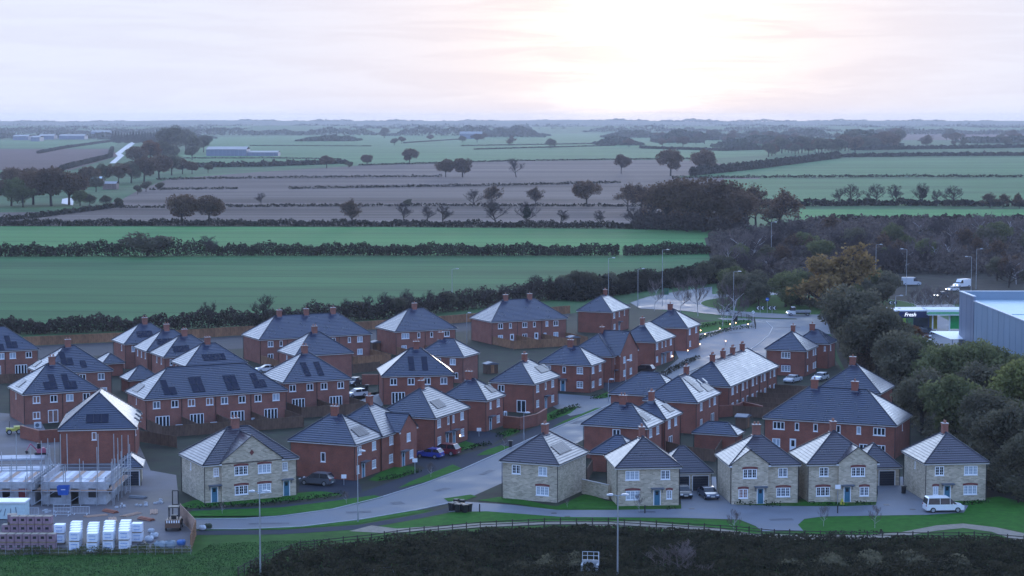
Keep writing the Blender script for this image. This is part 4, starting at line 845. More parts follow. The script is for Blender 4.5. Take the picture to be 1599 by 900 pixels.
signpost(1198, 490, 4.0, 'round', 'round blue arrow sign standing on the roundabout island'); signpost(1187, 491, 2.1, 'chev', 'pair of black and white chevron boards on the island left of the blue sign'); signpost(1205.5, 491, 2.1, 'chev', 'pair of black and white chevron boards on the island right of the blue sign')
signpost(1394, 483, 2.2, 'chev', 'black and white chevron boards on the far end of the island by the shop'); signpost(1176, 504, 2.9, 'limit', 'round white speed sign on a post beside the roundabout approach'); signpost(1148, 512, 3.2, 'dark', 'black sign board on a post in the corner garden'); signpost(1136, 505, 4.5, 'dark', 'tall dark notice totem beside the birch at the roundabout'); signpost(1040, 476, 4.5, 'green', 'green direction sign seen from behind on the main road')
signpost(648, 740, 2.2, 'board', 'white sale board on a post before the lawn of the cross-gabled teal-door house'); signpost(537, 758, 1.5, 'board', 'small white board against the blank brick side wall'); signpost(1308, 788, 2.6, 'board', 'white sale board beside the door of the stone house with the yellow sign'); signpost(998, 606, 2.2, 'board', 'white board on a post on the lawn before the cross-gabled corner house'); signpost(748, 682, 1.4, 'board', 'white board by the side wall of the narrow brick house')
o = MB().prism([(-.3, 0), (.3, 0), (.05, .75), (-.05, .75)], .25).build('floor_sign', mat('yellow_sign', (.55, .48, .06), .5), loc=G(1315, 788)); tag(o, 'small yellow A-board standing beside the blue door', 'sign')
for px, py, lb in ((727, 801, 'bins'), (1007, 803, 'blind-window stone house'), (1308, 803, 'lawn edge before the yellow sign house')):
    T = thing('bollard', G(px + (22 if px == 727 else 0), py - 1), 0, f'short black bollard at the drive edge beside the {lb}', 'bollard', 'bollards'); MB().tube((0, 0, 0), (0, 0, 1.0), .08, .08, 8).build('shaft', BLACK, T); MB().tube((0, 0, 1.0), (0, 0, 1.07), .1, .06, 8).build('cap', BLACK, T)
# lit globe lamps in the corner garden
GLOBE = mat('globe_lit', (.9, .7, .5), .4, emit=(1.0, .58, .30, 4)); 
for x, y in ((1101, 529), (1124, 520), (1140, 513), (1149, 511), (1168, 513), (1094, 523), (1093, 545), (1074, 555), (1133, 540), (1050, 564)):
    P = G(x, y); T = thing('garden_lamp', P, 0, 'small garden lamp post with a lit warm globe in the corner garden beds', 'garden lamp', 'lit globe lamps of the corner garden')
    MB().tube((0, 0, 0), (0, 0, .9), .03, .03, 6).build('post', BLACK, T); k = MB()
    for i in range(6):
        for j in range(8):
            f = lambda a, b: (.13 * math.sin(a * math.pi / 6) * math.cos(b * math.pi / 4), .13 * math.sin(a * math.pi / 6) * math.sin(b * math.pi / 4), 1.02 + .13 * math.cos(a * math.pi / 6))
            k.poly([f(i + 1, j), f(i + 1, j + 1), f(i, j + 1), f(i, j)])
    k.build('globe', GLOBE, T)
P = G(709.5, 700); T = thing('porch_lamp', P + Vector((.9, -.75, 1.9)), 0, 'lit warm porch lamp beside the teal doors behind the red car', 'lamp'); MB().box(-.09, .09, -.09, .09, 0, .26).build('lantern', GLOBE, T); MB().box(-.03, .03, 0, .3, .26, .3).build('bracket', BLACK, T)
# drain outfall with railings in the bank
T = thing('drain_outfall', G(922, 904) + Vector((0, 0, 1.05)), R(-8), 'concrete drain outfall with pale railings set into the thicket bank', 'outfall', None, (.85, .85, .85))
MB().box(-1.1, 1.1, 0, .3, -1.05, 1.2).box(-1.1, -.85, -1.5, 0, -1.05, .9).box(.85, 1.1, -1.5, 0, -1.05, .9).build('headwall', CONC, T)
MB().tube((0, -.03, .5), (0, .01, .5), .42, .42, 16).build('pipe_mouth', BLACK, T)
for z in (1.75, 2.25): MB().tube((-1.05, .15, z), (1.05, .15, z), .04, .04, 6).tube((1.05, .15, z), (1.2, -1.5, z - .55), .04, .04, 6).build('rail', STEELW, T)
for x, y, z in ((-1.05, .15, 2.25), (-.4, .15, 2.25), (.4, .15, 2.25), (1.05, .15, 2.25), (1.2, -1.5, 1.7)): MB().tube((x, y, .85 if y < 0 else 1.15), (x, y, z), .04, .04, 6).build('rail_post', STEELW, T)
o = MB().tube((-1.3, 0, 0), (-1.1, 0, 1.15), .04, .04, 6).tube((-1.1, 0, 1.15), (.9, 0, 1.2), .04, .04, 6).tube((.9, 0, 1.2), (1.2, 0, 0), .04, .04, 6).build('hand_rail', STEELW, loc=G(600, 903)); tag(o, 'pale steel hoop railing half sunk in the dark thicket', 'railing')
# garden shed, trampolines and the like in back gardens
def shed(px, py, rz, label):
    T = thing('garden_shed', G(px, py), R(rz), label, 'shed', 'garden sheds'); q = MB()
    for i in range(8): q.box(-1.2 + i * .3, -.91 + i * .3, -.9, .9, 0, 1.8)
    q.build('boarding', WOODD, T); MB().prism([(-1.35, 1.8), (1.35, 1.8), (1.35, 1.95), (0, 2.3), (-1.35, 1.95)], 1.05).build('roof', LEAD, T); MB().box(-.35, .35, -.92, -.905, .1, 1.7).build('door', WOODF, T)
shed(766, 583, 27, 'low grey-roofed shed beside the curved wall house garden'); shed(895, 540, 27, 'grey-roofed shed behind the corner house'); shed(588, 548, 27, 'grey-roofed shed at the end of the three-chimney terrace'); shed(1160, 668, 67, 'small pale-roofed shed by the stepped garden wall'); shed(628, 552, 27, 'blue-grey roofed shed before the one-chimney semi')
q = MB()
for i in range(10):
    a, b = i / 10, (i + 1) / 10; f = lambda t: (3.0 * (t - .5), .55 * math.sin(math.pi * t) ** .6); 
    q.poly([(f(a)[0], -f(a)[1], .5), (f(b)[0], -f(b)[1], .5), (f(b)[0], f(b)[1], .5), (f(a)[0], f(a)[1], .5)]); q.poly([(f(a)[0], -f(a)[1], .5), (f(a)[0], 0, .15), (f(b)[0], 0, .15), (f(b)[0], -f(b)[1], .5)]); q.poly([(f(b)[0], f(b)[1], .5), (f(b)[0], 0, .15), (f(a)[0], 0, .15), (f(a)[0], f(a)[1], .5)])
T = thing('upturned_boat', G(1217, 615), R(-10), 'pale wooden boat-shaped hull lying in the terrace back garden', 'boat'); q.build('hull', mat('boat_wood', (.5, .3, .16), .6), T); MB().box(-.8, .8, -.3, .3, 0, .15).build('cradle', WOODD, T)
# ------------------------------------------------------------------ building site
WRAPW = mat('white_shrinkwrap', (.72, .75, .80), .32, var=.12, scale=3); WRAPB = mat('blue_print', (.05, .22, .55), .4, var=.1); BRK = mat('wrapped_bricks', (.27, .17, .20), .6, var=.25, scale=4); BLOCKW = mat('grey_block', (.42, .43, .45), .85, var=.2, scale=2)
PALLET = mat('pallet_wood', (.25, .18, .11), .9)
_pk = {}
def pack_mesh(kind):
    if kind not in _pk:
        if kind == 'block':
            a = MB().box(-.6, .6, -.55, .55, .13, 1.12); m = a.mesh('wrapped_load', WRAPW)
            p = MB()
            for z0, w_ in ((.78, .8), (.36, .7)):
                for i in range(5): x = -w_ / 2 + i * w_ / 5; p.poly([(x, -.556, z0 + .02 * (i % 2)), (x + w_ / 5, -.556, z0 + .03), (x + w_ / 5, -.556, z0 + .10), (x, -.556, z0 + .07)])
        else:
            a = MB().box(-.55, .55, -.5, .5, .13, 1.0); m = a.mesh('wrapped_load', BRK)
            p = MB().poly([(-.18, -.506, .45), (.22, -.506, .45), (.22, -.506, .75), (-.18, -.506, .75)]).poly([(-.56, -.52, 1.004), (.56, -.52, 1.004), (.56, .52, 1.004), (-.56, .52, 1.004)])
        pl = MB()
        for y in (-.45, 0, .45): pl.box(-.55, .55, y - .06, y + .06, 0, .12)
        _pk[kind] = (m, p.mesh('printed_mark' if kind == 'block' else 'label', WRAPB if kind == 'block' else BLACK), pl.mesh('pallet', PALLET))
    return _pk[kind]
def pack(kind, P, rz, label, group):
    T = thing('block_pack' if kind == 'block' else 'brick_pack', P, rz, label, 'pallet pack', group); a, b, c = pack_mesh(kind); put('wrapped_load', a, T); put('printed_mark' if kind == 'block' else 'label', b, T); put('pallet', c, T)
rs = random.Random(4)
for ci, (px, py) in enumerate(((118, 860), (145, 862), (170, 859), (195, 858))):
    P = G(px, py); back = (G(px + 3, py - 27) - P); back.normalize()
    for row in range(5):
        for lv in range(2):
            pack('block', P + back * row * 1.45 + Vector((rs.uniform(-.05, .05), 0, 1.14 * lv)), R(rs.uniform(-3, 3)), f'white wrapped block pack, {"upper" if lv else "lower"} layer of the {["brick side", "second", "third", "last"][ci]} column of white stacks', 'white block packs on the site')
for k, (x, y, z) in enumerate(((94, 848, 0), (94, 848, 1.14), (215, 846, 0), (215, 846, 1.14))): pack('block', G(x, y) + Vector((0, 0, z)), 0, f'white wrapped block pack {"on top of" if z else "at the bottom of"} the lone stack {"before the brick packs" if x < 100 else "near the rubble bags"}', 'white block packs on the site')
for i in range(7):
    for lv in range(2):
        pack('brick', G(6 + i * 12.4, 860) + Vector((0, 0, 1.02 * lv)), 0, f'mauve wrapped brick pack in the {"upper" if lv else "lower"} tier of the front stack by the grass', 'brick packs front stack')
for i in range(6):
    for lv in range(2 if i < 1 else 3):
        pack('brick', G(12 + i * 12.6, 845) + Vector((0, 0, 1.02 * lv)), 0, f'mauve brick pack in tier {["one", "two", "three"][lv]} of the rear stack behind the front bricks', 'brick packs rear stack')
pack('brick', G(20, 842) + Vector((0, 0, 2.04)), .2, 'dark brown brick pack perched on the rear stack', 'brick packs rear stack')
def shell(px0, px1, py, depth, label, zt=2.7):
    """ground-floor block shell with a pale floor deck on top"""
    A, Bv = G(px0, py), G(px1, py); L = (Bv - A).length; T = thing('house_shell', A, R(8) * 0, label, 'unfinished house', 'unfinished houses on the site')
    m = MB(); holes = [(L * .12, L * .12 + 1.5, .9, 2.1), (L * .45, L * .45 + 1.0, 0.02, 2.1), (L * .72, L * .72 + 1.3, .9, 2.1)]
    wall_face(m, (0, 0, 0), (1, 0, 0), L, zt, holes); wall_face(m, (L, 0, 0), (0, 1, 0), depth, zt, [(2, 3.2, .9, 2.1)]); wall_face(m, (L, depth, 0), (-1, 0, 0), L, zt, []); wall_face(m, (0, depth, 0), (0, -1, 0), depth, zt, [])
    m.build('block_wall', BLOCKW, T, uv=True)
    for s0, s1, z0, z1 in holes[:1] + holes[2:]: MB().box(s0 + .02, s1 - .02, .08, .1, z0, z1).build('window_sheet', GLASSR if px0 < 10 else BLACK, T)
    n = int(L / .6)
    for i in range(n): MB().box(i * L / n + .01, (i + 1) * L / n - .01, .2, depth - .2, zt, zt + .06 + .01 * (i % 3)).build('deck_board', (SLABM, WOODL, SLABM, STEELW)[i % 4], T)
    up = MB().box(0, L, 0, .2, zt, zt + .25).box(0, .2, .2, depth, zt, zt + .9).box(L - .2, L, .2, depth, zt, zt + .9)
    up.build('upper_blockwork', mat('pale_block', (.42, .40, .41), .8, var=.2), T); return A, L
sa = shell(-38, 55, 788, 9, 'ground-floor shell with red sheeted window and white deck at the site edge'); sb = shell(66, 166, 788, 9.5, 'ground-floor block shell with white deck beside the unfinished brick house')
def scaffold(A, L, depth, label, xs, top=7.6):
    T = thing('scaffold', A, 0, label, 'scaffold', 'scaffolds on the site'); o = 1.1
    rr = random.Random(int(L * 10)); n = max(5, int(L / 1.5))
    line = [(-o + i * (L + 2 * o) / n, -o) for i in range(n + 1)] + [(-o + i * (L + 2 * o) / n, -.25) for i in range(n + 1)]
    line += [(L + o, i * depth / 4) for i in range(1, 5)] + [(L + .25, i * depth / 4) for i in range(1, 5)] + [(-o, i * depth / 4) for i in range(1, 5)] + [(-o + i * (L + 2 * o) / n, depth + o) for i in range(n + 1)]
    for x, y in line: MB().tube((x, y, 0), (x + rr.uniform(-.05, .05), y, rr.choice((3.9, 5.2, 6.2, top))), .06, .06, 5).build('standard', METAL, T)
    for z in (1.9, 2.95, 3.45):
        for y in (-o, -.25, depth + o): MB().tube((-o - .3, y, z), (L + o + .3, y, z), .03, .03, 5).build('ledger', METAL, T)
        for x in (-o, L + o, L + .25): MB().tube((x, -o - .3, z), (x, depth + o + .3, z), .03, .03, 5).build('ledger', METAL, T)
    for k in range(4): MB().box(-o, L + o, -o + .03 + k * .21, -o + .22 + k * .21, 1.95, 2.0).build('board', WOODL, T)
    for k in range(4): MB().box(L + .28 + k * .2, L + .46 + k * .2, -o, depth + o, 1.95, 2.0).build('board', WOODL, T)
    for k in range(2): MB().tube((-o + k * L * .5, -o, .1), (-o + k * L * .5 + 3, -o, 1.9), .03, .03, 5).build('brace', METAL, T)
scaffold(sa[0], sa[1], 9, 'tube scaffold round the shell with the red sheeted window', 0); scaffold(sb[0], sb[1], 9.5, 'tube scaffold with boarded platforms round the shell beside the brick house', 0)
T = thing('ladder', G(200, 770) + Vector((0, .2, 0)), 0, 'pale ladder leaning up the scaffold beside the site garage', 'ladder')
for x in (-.22, .22): MB().tube((x, 0, 0), (x, 1.0, 5.2), .035, .035, 5).build('stile', STEELW, T)
for k in range(16): MB().tube((-.22, (k + .5) / 16, .3 + k * .31), (.22, (k + .5) / 16, .3 + k * .31), .018, .018, 4).build('rung', STEELW, T)
T = thing('waste_skip', G(104, 793) + Vector((0, -1.6, 1.95)), 0, 'blue plastic tub standing on the scaffold platform', 'tub'); q = MB()
b0, b1 = [(-.6, -.4), (.6, -.4), (.6, .4), (-.6, .4)], [(-.75, -.55), (.75, -.55), (.75, .55), (-.75, .55)]
for i in range(4): j = (i + 1) % 4; q.poly([(*b0[i], .06), (*b0[j], .06), (*b1[j], 1.2), (*b1[i], 1.2)])
q.poly([(*p, .3) for p in b0]); q.build('shell', mat('tub_blue', (.02, .09, .36), .45), T); MB().box(-.2, .35, -.50, -.48, .75, .95).build('label', WHITE, T)
# cabin, barriers, machine, gate
T = thing('site_cabin', G(14, 812), 0, 'pale site cabin with rounded white roof and dark graffiti strokes', 'cabin'); MB().box(-4.5, 2.0, 0, 2.4, .1, 2.1).build('wall', mat('cabin_panel', (.48, .60, .60), .5, var=.1), T); MB().prism([(-4.6, 2.1), (2.1, 2.1), (2.1, 2.3), (-4.6, 2.3)], 1.35).build('roof', WHITE, T).location = (0, 1.2, 0)
rg = random.Random(8)
for k in range(7):
    x = -3.8 + k * .8; MB().tube((x, -.01, .5), (x + rg.uniform(-.3, .5), -.01, 1.4 + rg.uniform(-.2, .3)), .05, .05, 4).build('painted_stroke', CANOPY, T)
for x in (-4.2, 1.7): MB().box(x - .15, x + .15, .2, 2.2, 0, .1).build('skid', BLACK, T)
def barrier(px, py, label):
    T = thing('site_barrier', G(px, py), 0, label, 'barrier', 'steel crowd barriers'); 
    f = MB().tube((-1.1, 0, .12), (-1.1, 0, 1.05), .03).tube((1.1, 0, .12), (1.1, 0, 1.05), .03).tube((-1.1, 0, 1.05), (1.1, 0, 1.05), .03).tube((-1.1, 0, .2), (1.1, 0, .2), .03); f.build('frame', STEELW, T)
    for i in range(11): MB().tube((-.95 + i * .19, 0, .2), (-.95 + i * .19, 0, 1.05), .012, .012, 4).build('bar', STEELW, T)
    for x in (-.8, .8): MB().box(x - .04, x + .04, -.3, .3, 0, .12).build('foot', STEELW, T)
barrier(47, 806, 'pale crowd barrier beside the site cabin'); barrier(97, 806, 'front crowd barrier of the overlapping pair on the site'); barrier(126, 804, 'right-hand crowd barrier of the overlapping pair'); barrier(97, 801, 'rear crowd barrier behind the overlapping pair')
ORANGE = mat('machine_rust', (.13, .07, .045), .5, var=.2); 
T = thing('telehandler', G(272, 826), R(94), 'brown and black forklift with striped tail parked by the site gate', 'forklift')
MB().prism([(-1.6, .55), (1.7, .55), (1.8, .9), (1.3, 1.25), (-1.2, 1.3), (-1.7, 1.0)], .85).build('body', ORANGE, T); MB().box(-1.95, -1.55, -.9, .9, .5, 1.45).build('counterweight', ORANGE, T)
for k in range(6): MB().box(-1.962, -1.952, -.85 + k * .29, -.70 + k * .29, 1.1, 1.42).build('stripe', WHITE, T)
for x, y in ((-.6, -.6), (-.6, .6), (.8, -.6), (.8, .6)): MB().tube((x, y, 1.3), (x * .8, y, 2.7), .05, .05, 5).build('cab_post', BLACK, T)
MB().box(-.6, .75, -.65, .65, 2.7, 2.8).build('cab_roof', BLACK, T); MB().box(-.5, .2, -.3, .3, 1.3, 1.75).build('seat', BLACK, T)
for y in (-.35, .35): MB().tube((1.95, y, .2), (1.95, y, 4.4), .07, .07, 5).build('mast', BLACK, T); MB().box(1.95, 3.1, y - .06, y + .06, .25, .32).build('fork', METAL, T)
for z in (1.2, 2.6, 4.3): MB().box(1.9, 2.0, -.35, .35, z, z + .12).build('mast_bar', BLACK, T)
ty, ri = wheel_meshes(.5)
for x in (-1.1, 1.1):
    for y in (-.85, .85): o = put('wheel', ty, T, (x, y, .5)); put('rim', ri, o)
fence([G(282, 812), G(306, 838)], 'boarded site hoarding beside the forklift', WOODL, h=2.0, group='site hoardings'); fence([G(306, 838), G(298, 862)], 'dark boarded hoarding panel at the corner of the site', WOODF, h=2.0, group='site hoardings')
T = thing('mesh_fence', G(-5, 868), 0, 'low wire mesh fence between the site stacks and the grass', 'fence'); Z = G(298, 866) - G(-5, 868); n = 22
for i in range(n + 1): MB().tube(Z * (i / n), Z * (i / n) + Vector((0, 0, 1.1)), .025, .025, 5).build('post', METAL, T)
for z in (.3, .7, 1.08): MB().tube(Vector((0, 0, z)), Z + Vector((0, 0, z)), .012, .012, 4).build('wire', METAL, T)
SACK = mat('rubble_bag', (.45, .47, .50), .7, var=.35, scale=2)
def sack(px, py, s, m, label, flat=1.0):
    r = random.Random(px); k = MB(); n, q = 6, 10
    f = lambda i, j: Vector((math.copysign(abs(math.cos(2 * math.pi * j / q)) ** .6, math.cos(2 * math.pi * j / q)) * math.sin(math.pi * i / n) ** .5, math.copysign(abs(math.sin(2 * math.pi * j / q)) ** .6, math.sin(2 * math.pi * j / q)) * math.sin(math.pi * i / n) ** .5, (1 - math.cos(math.pi * i / n)) * .9 * flat)) * s
    V = [[f(i, j % q) * (1 + .08 * math.sin(3 * j + i * 2 + px)) for j in range(q)] for i in range(n + 1)]
    for i in range(n):
        for j in range(q): k.poly([V[i][j], V[i][(j + 1) % q], V[i + 1][(j + 1) % q], V[i + 1][j]])
    o = k.build('rubble_bag', m, loc=G(px, py), smooth=True); tag(o, label, 'bag', 'bags and rubble on the site')
for px, py, s, m, lb in ((233, 846, .55, SACK, 'white rubble bag beside the lone block stack'), (241, 840, .5, SACK, 'white rubble bag behind the grey bags'), (250, 858, .75, mat('grey_bag', (.20, .24, .27), .7), 'tall grey builder bag by the mesh fence'), (266, 857, .75, MT['grey_bag'], 'grey builder bag before the forklift'), (283, 852, .55, mat('blue_bag', (.05, .16, .42), .6), 'blue builder bag by the corner hoarding'), (222, 857, .6, BLACK, 'black plastic bundle before the block stack'), (236, 832, .4, SACK, 'small white bag behind the stacks'), (316, 828, .45, SACK, 'white sack dumped on the grass by the footway'), (325, 826, .5, mat('brush_heap', (.03, .04, .02), .9), 'dark heap of brush beside the white sack')): sack(px, py, s, m, lb, .7)
for k, (px, py, w_, lb) in enumerate(((32, 716, 5, 'far'), (26, 734, 6, 'near'))):
    T = thing('slab_base', G(px, py), R(8), f'pale concrete house base on the site, the {lb} one of two', 'slab', 'concrete bases'); MB().box(-w_ * .7, w_ * .7, -1.6, 1.6, 0, .25).build('slab', SLABM, T); MB().box(-w_ * .7 - .12, w_ * .7 + .12, -1.72, 1.72, 0, .14).build('footing', BLOCKW, T)
T = thing('mini_excavator', G(64, 712), R(200), 'small pink and grey excavator between the concrete bases', 'excavator'); PK = mat('faded_pink', (.45, .12, .18), .5)
MB().prism([(-.7, .5), (.6, .5), (.6, 1.1), (-.5, 1.25), (-.8, .9)], .5).build('body', PK, T); MB().box(-.1, .55, -.4, .4, 1.1, 1.9).build('cab', GLASS, T)
for y in (-.45, .45): MB().prism([(-.8, .0), (.8, 0), (.95, .22), (.8, .45), (-.8, .45), (-.95, .22)], .14).build('track', RUBBER, T).location = (0, y, 0)
MB().tube((.6, 0, .9), (1.5, 0, 1.9), .1, .08).tube((1.5, 0, 1.9), (2.1, 0, .9), .08, .06).build('arm', PK, T); MB().prism([(1.9, .9), (2.3, .9), (2.2, .45), (1.8, .5)], .25).build('bucket', BLACK, T)
T = thing('dumper', G(22, 678), R(20), 'small yellow dumper parked by the brick garden wall', 'dumper'); YL = mat('dumper_yellow', (.5, .45, .08), .45)
MB().prism([(-1.2, .5), (.1, .5), (.1, .95), (-1.2, 1.05)], .5).build('body', YL, T); MB().prism([(.1, .6), (1.0, .6), (1.5, 1.25), (.0, 1.25)], .6).build('hopper', YL, T); MB().tube((-.7, 0, 1), (-.7, 0, 2.1), .04).tube((-.7, -.4, 2.1), (-.7, .4, 2.1), .04).build('roll_bar', BLACK, T)
for x in (-.8, .7):
    for y in (-.55, .55): o = put('wheel', ty, T, (x, y, .42), 0, (.84, .84, .84)); put('rim', ri, o)

rc = random.Random(21); PIPE = mat('orange_pipe', (.32, .10, .05), .5); GP = mat('grey_pipe', (.20, .21, .23), .5)
for i, (x, y) in enumerate(((150, 806), (172, 800), (190, 792), (205, 804), (228, 812), (222, 790), (240, 800), (60, 812), (75, 800), (176, 812), (215, 778), (250, 786))):
    kind = i % 3; T = thing(('timber_stack', 'pipe_bundle', 'block_heap')[kind], G(x, y), rc.uniform(0, 3), ('pale timber lengths', 'bundle of drain pipes', 'small heap of loose blocks')[kind] + ' lying ' + ('behind the white stacks', 'by the scaffold foot', 'before the scaffold ladder', 'in the muddy yard', 'near the forklift', 'on the wet mud by the site garage', 'beside the yard track', 'near the cabin barrier', 'under the scaffold boards', 'just behind the last white column', 'by the open garage', 'at the yard edge by the stone semi')[i], 'building material', 'materials lying about the site')
    for k in range(5):
        if kind == 0: MB().box(-1.4 + rc.uniform(-.3, .3), 1.4, -.5 + k * .2, -.33 + k * .2, .0 + .002 * k, .08 + .05 * (k % 2)).build('plank', WOODL, T)
        elif kind == 1: MB().tube((-1.2, -.4 + k * .18, .09 + .14 * (k % 2)), (1.2, -.4 + k * .18, .09 + .14 * (k % 2)), .08, .08, 7).build('pipe', PIPE if i < 6 else GP, T)
        else: MB().box(-.22, .22, -.1, .1, 0, .21, Matrix.Translation((rc.uniform(-.7, .7), rc.uniform(-.5, .5), .21 * (k // 4))) @ Matrix.Rotation(rc.uniform(0, 3), 4, 'Z')).build('block', BLOCKW, T)
# ------------------------------------------------------------------ vegetation
def leafmat(name, c, c2, rand=.18):
    m = mat(name, c, .9, spec=.15, var=.35, scale=.45, detail=4, c2=c2, rand=rand); t = m.node_tree; b = t.nodes['Principled BSDF']
    tr = t.nodes.new('ShaderNodeBsdfTranslucent'); mx = t.nodes.new('ShaderNodeMixShader'); mx.inputs[0].default_value = .5
    t.links.new(b.inputs['Base Color'].links[0].from_socket, tr.inputs[0]); t.links.new(b.outputs[0], mx.inputs[1]); t.links.new(tr.outputs[0], mx.inputs[2]); t.links.new(mx.outputs[0], t.nodes['Material Output'].inputs[0])
    return m
BARK = mat('bark', (.052, .042, .036), .95, spec=.1, var=.3, scale=3); BARKP = mat('birch_bark', (.40, .37, .36), .8, var=.35, scale=2); TWIG = mat('twigs', (.060, .046, .044), .95, spec=.1, var=.3, scale=.5, rand=.15); TWIGP = mat('pale_twigs', (.15, .115, .105), .95, spec=.1, var=.3, scale=.5, rand=.15)
LF = {'oak': leafmat('oak_autumn', (.090, .056, .038), (.200, .125, .080)), 'green': leafmat('dull_green', (.080, .098, .045), (.215, .220, .095)), 'grey': leafmat('grey_olive', (.080, .076, .052), (.190, .172, .112)), 'gold': leafmat('gold_oak', (.180, .115, .045), (.36, .24, .10), .1), 'lime': leafmat('lime_leaf', (.12, .14, .045), (.26, .26, .09), .1), 'conifer': leafmat('conifer', (.020, .032, .024), (.045, .060, .042)), 'rust': leafmat('rust_leaf', (.12, .055, .030), (.22, .105, .05))}
HEDGE = leafmat('hedge_leaf', (.024, .023, .018), (.062, .056, .040), .1); HEDGEP = leafmat('hedge_purple', (.036, .027, .028), (.090, .070, .062), .1); HEDGEG = leafmat('hedge_green', (.012, .030, .012), (.030, .060, .024), .1)
def quads(C, size, r, flat=0.):
    n = len(C); a = r.normal(size=(n, 3)); a /= np.linalg.norm(a, axis=1)[:, None]; b = r.normal(size=(n, 3)); b -= (b * a).sum(1)[:, None] * a; b /= np.linalg.norm(b, axis=1)[:, None]
    s = (size * r.uniform(.55, 1.25, n))[:, None]; a = a * s; b = b * s * .7
    return np.stack([C - a - b, C + a - b, C + a + b, C - a + b], 1).reshape(-1, 3)
def tubes(segs, n=3):
    S = np.array([[*p, *q, r0, r1] for p, q, r0, r1 in segs]); p, q, r0, r1 = S[:, :3], S[:, 3:6], S[:, 6], S[:, 7]
    d = q - p; d /= np.linalg.norm(d, axis=1)[:, None] + 1e-9; h = np.where(np.abs(d[:, 2:3]) > .9, [[1., 0, 0]], [[0, 0, 1.]]); t = np.cross(d, h); t /= np.linalg.norm(t, axis=1)[:, None]; k = np.cross(d, t); out = []
    for j in range(n):
        a0, a1 = 2 * math.pi * j / n, 2 * math.pi * (j + 1) / n
        e0, e1 = t * math.cos(a0) + k * math.sin(a0), t * math.cos(a1) + k * math.sin(a1)
        out.append(np.stack([p + e0 * r0[:, None], p + e1 * r0[:, None], q + e1 * r1[:, None], q + e0 * r1[:, None]], 1))
    return np.concatenate(out).reshape(-1, 3)
def branching(h, seed, spread=.62, levels=6, base=.24, kids=(9, 4, 4, 3, 2), up=.16, thick=.026):
    r = random.Random(seed); trunk, twig, tips = [], [], []
    def grow(p, d, L, rad, lv):
        n = 3 if lv < 2 else 2; pts = [p]
        for i in range(n):
            d = (d + Vector((r.gauss(0, .13), r.gauss(0, .13), r.gauss(0, .10) + (.06 if lv else 0)))).normalized(); q = pts[-1] + d * L / n
            (trunk if lv < 2 else twig).append((pts[-1], q, rad * (1 - .45 * i / n), rad * (1 - .45 * (i + 1) / n))); pts.append(q)
        if lv >= levels - 1: tips.append(pts[-1]); return
        k = kids[lv]
        for j in range(k):
            t = (base if lv == 0 else .3) + (1 - (base if lv == 0 else .3)) * (j + r.random() * .8) / k; t = min(t, .98); seg = min(int(t * n), n - 1); o = pts[seg].lerp(pts[seg + 1], t * n - seg)
            ax = Vector((r.gauss(0, 1), r.gauss(0, 1), r.gauss(0, .35))).normalized(); nd = (d * (1 - spread) + ax * spread + Vector((0, 0, up))).normalized()
            
            if lv == 0: nd = (Vector((ax.x, ax.y, 0)).normalized() + Vector((0, 0, .25 + .7 * t))).normalized()
            grow(o, nd, L * r.uniform(.50, .70) * ((1.15 - .55 * t) if lv == 0 else 1), max(rad * .56, h * .0032), lv + 1)
        tips.append(pts[-1])
    grow(Vector((0, 0, 0)), Vector((0, 0, 1)), h * .62, h * thick, 0)
    return trunk, twig, tips
def norm_h(arrs, h):
    zmax = max(a[:, 2].max() for a in arrs if len(a)); return [a * (h / zmax) for a in arrs]
VK = {}
def kind_bare(name, h, seed, bark=BARK, tw=TWIG, n_leaf=0, leaf=None, **k):
    tr, tg, tips = branching(h, seed, **k); V = [tubes(tr, 5), tubes(tg, 3)]
    if n_leaf:
        r = np.random.default_rng(seed); tp = np.array([tuple(t) for t in tips]); C = tp[r.integers(0, len(tp), n_leaf)] + r.normal(0, h * .028, (n_leaf, 3)); V.append(quads(C, h * .016, r))
    V = norm_h(V, h); VK[name] = [(raw_mesh('trunk', V[0], 4, bark), 'trunk'), (raw_mesh('twigs', V[1], 4, tw), 'twigs')]
    if n_leaf: VK[name].append((raw_mesh('crown', V[2], 4, leaf), 'crown'))
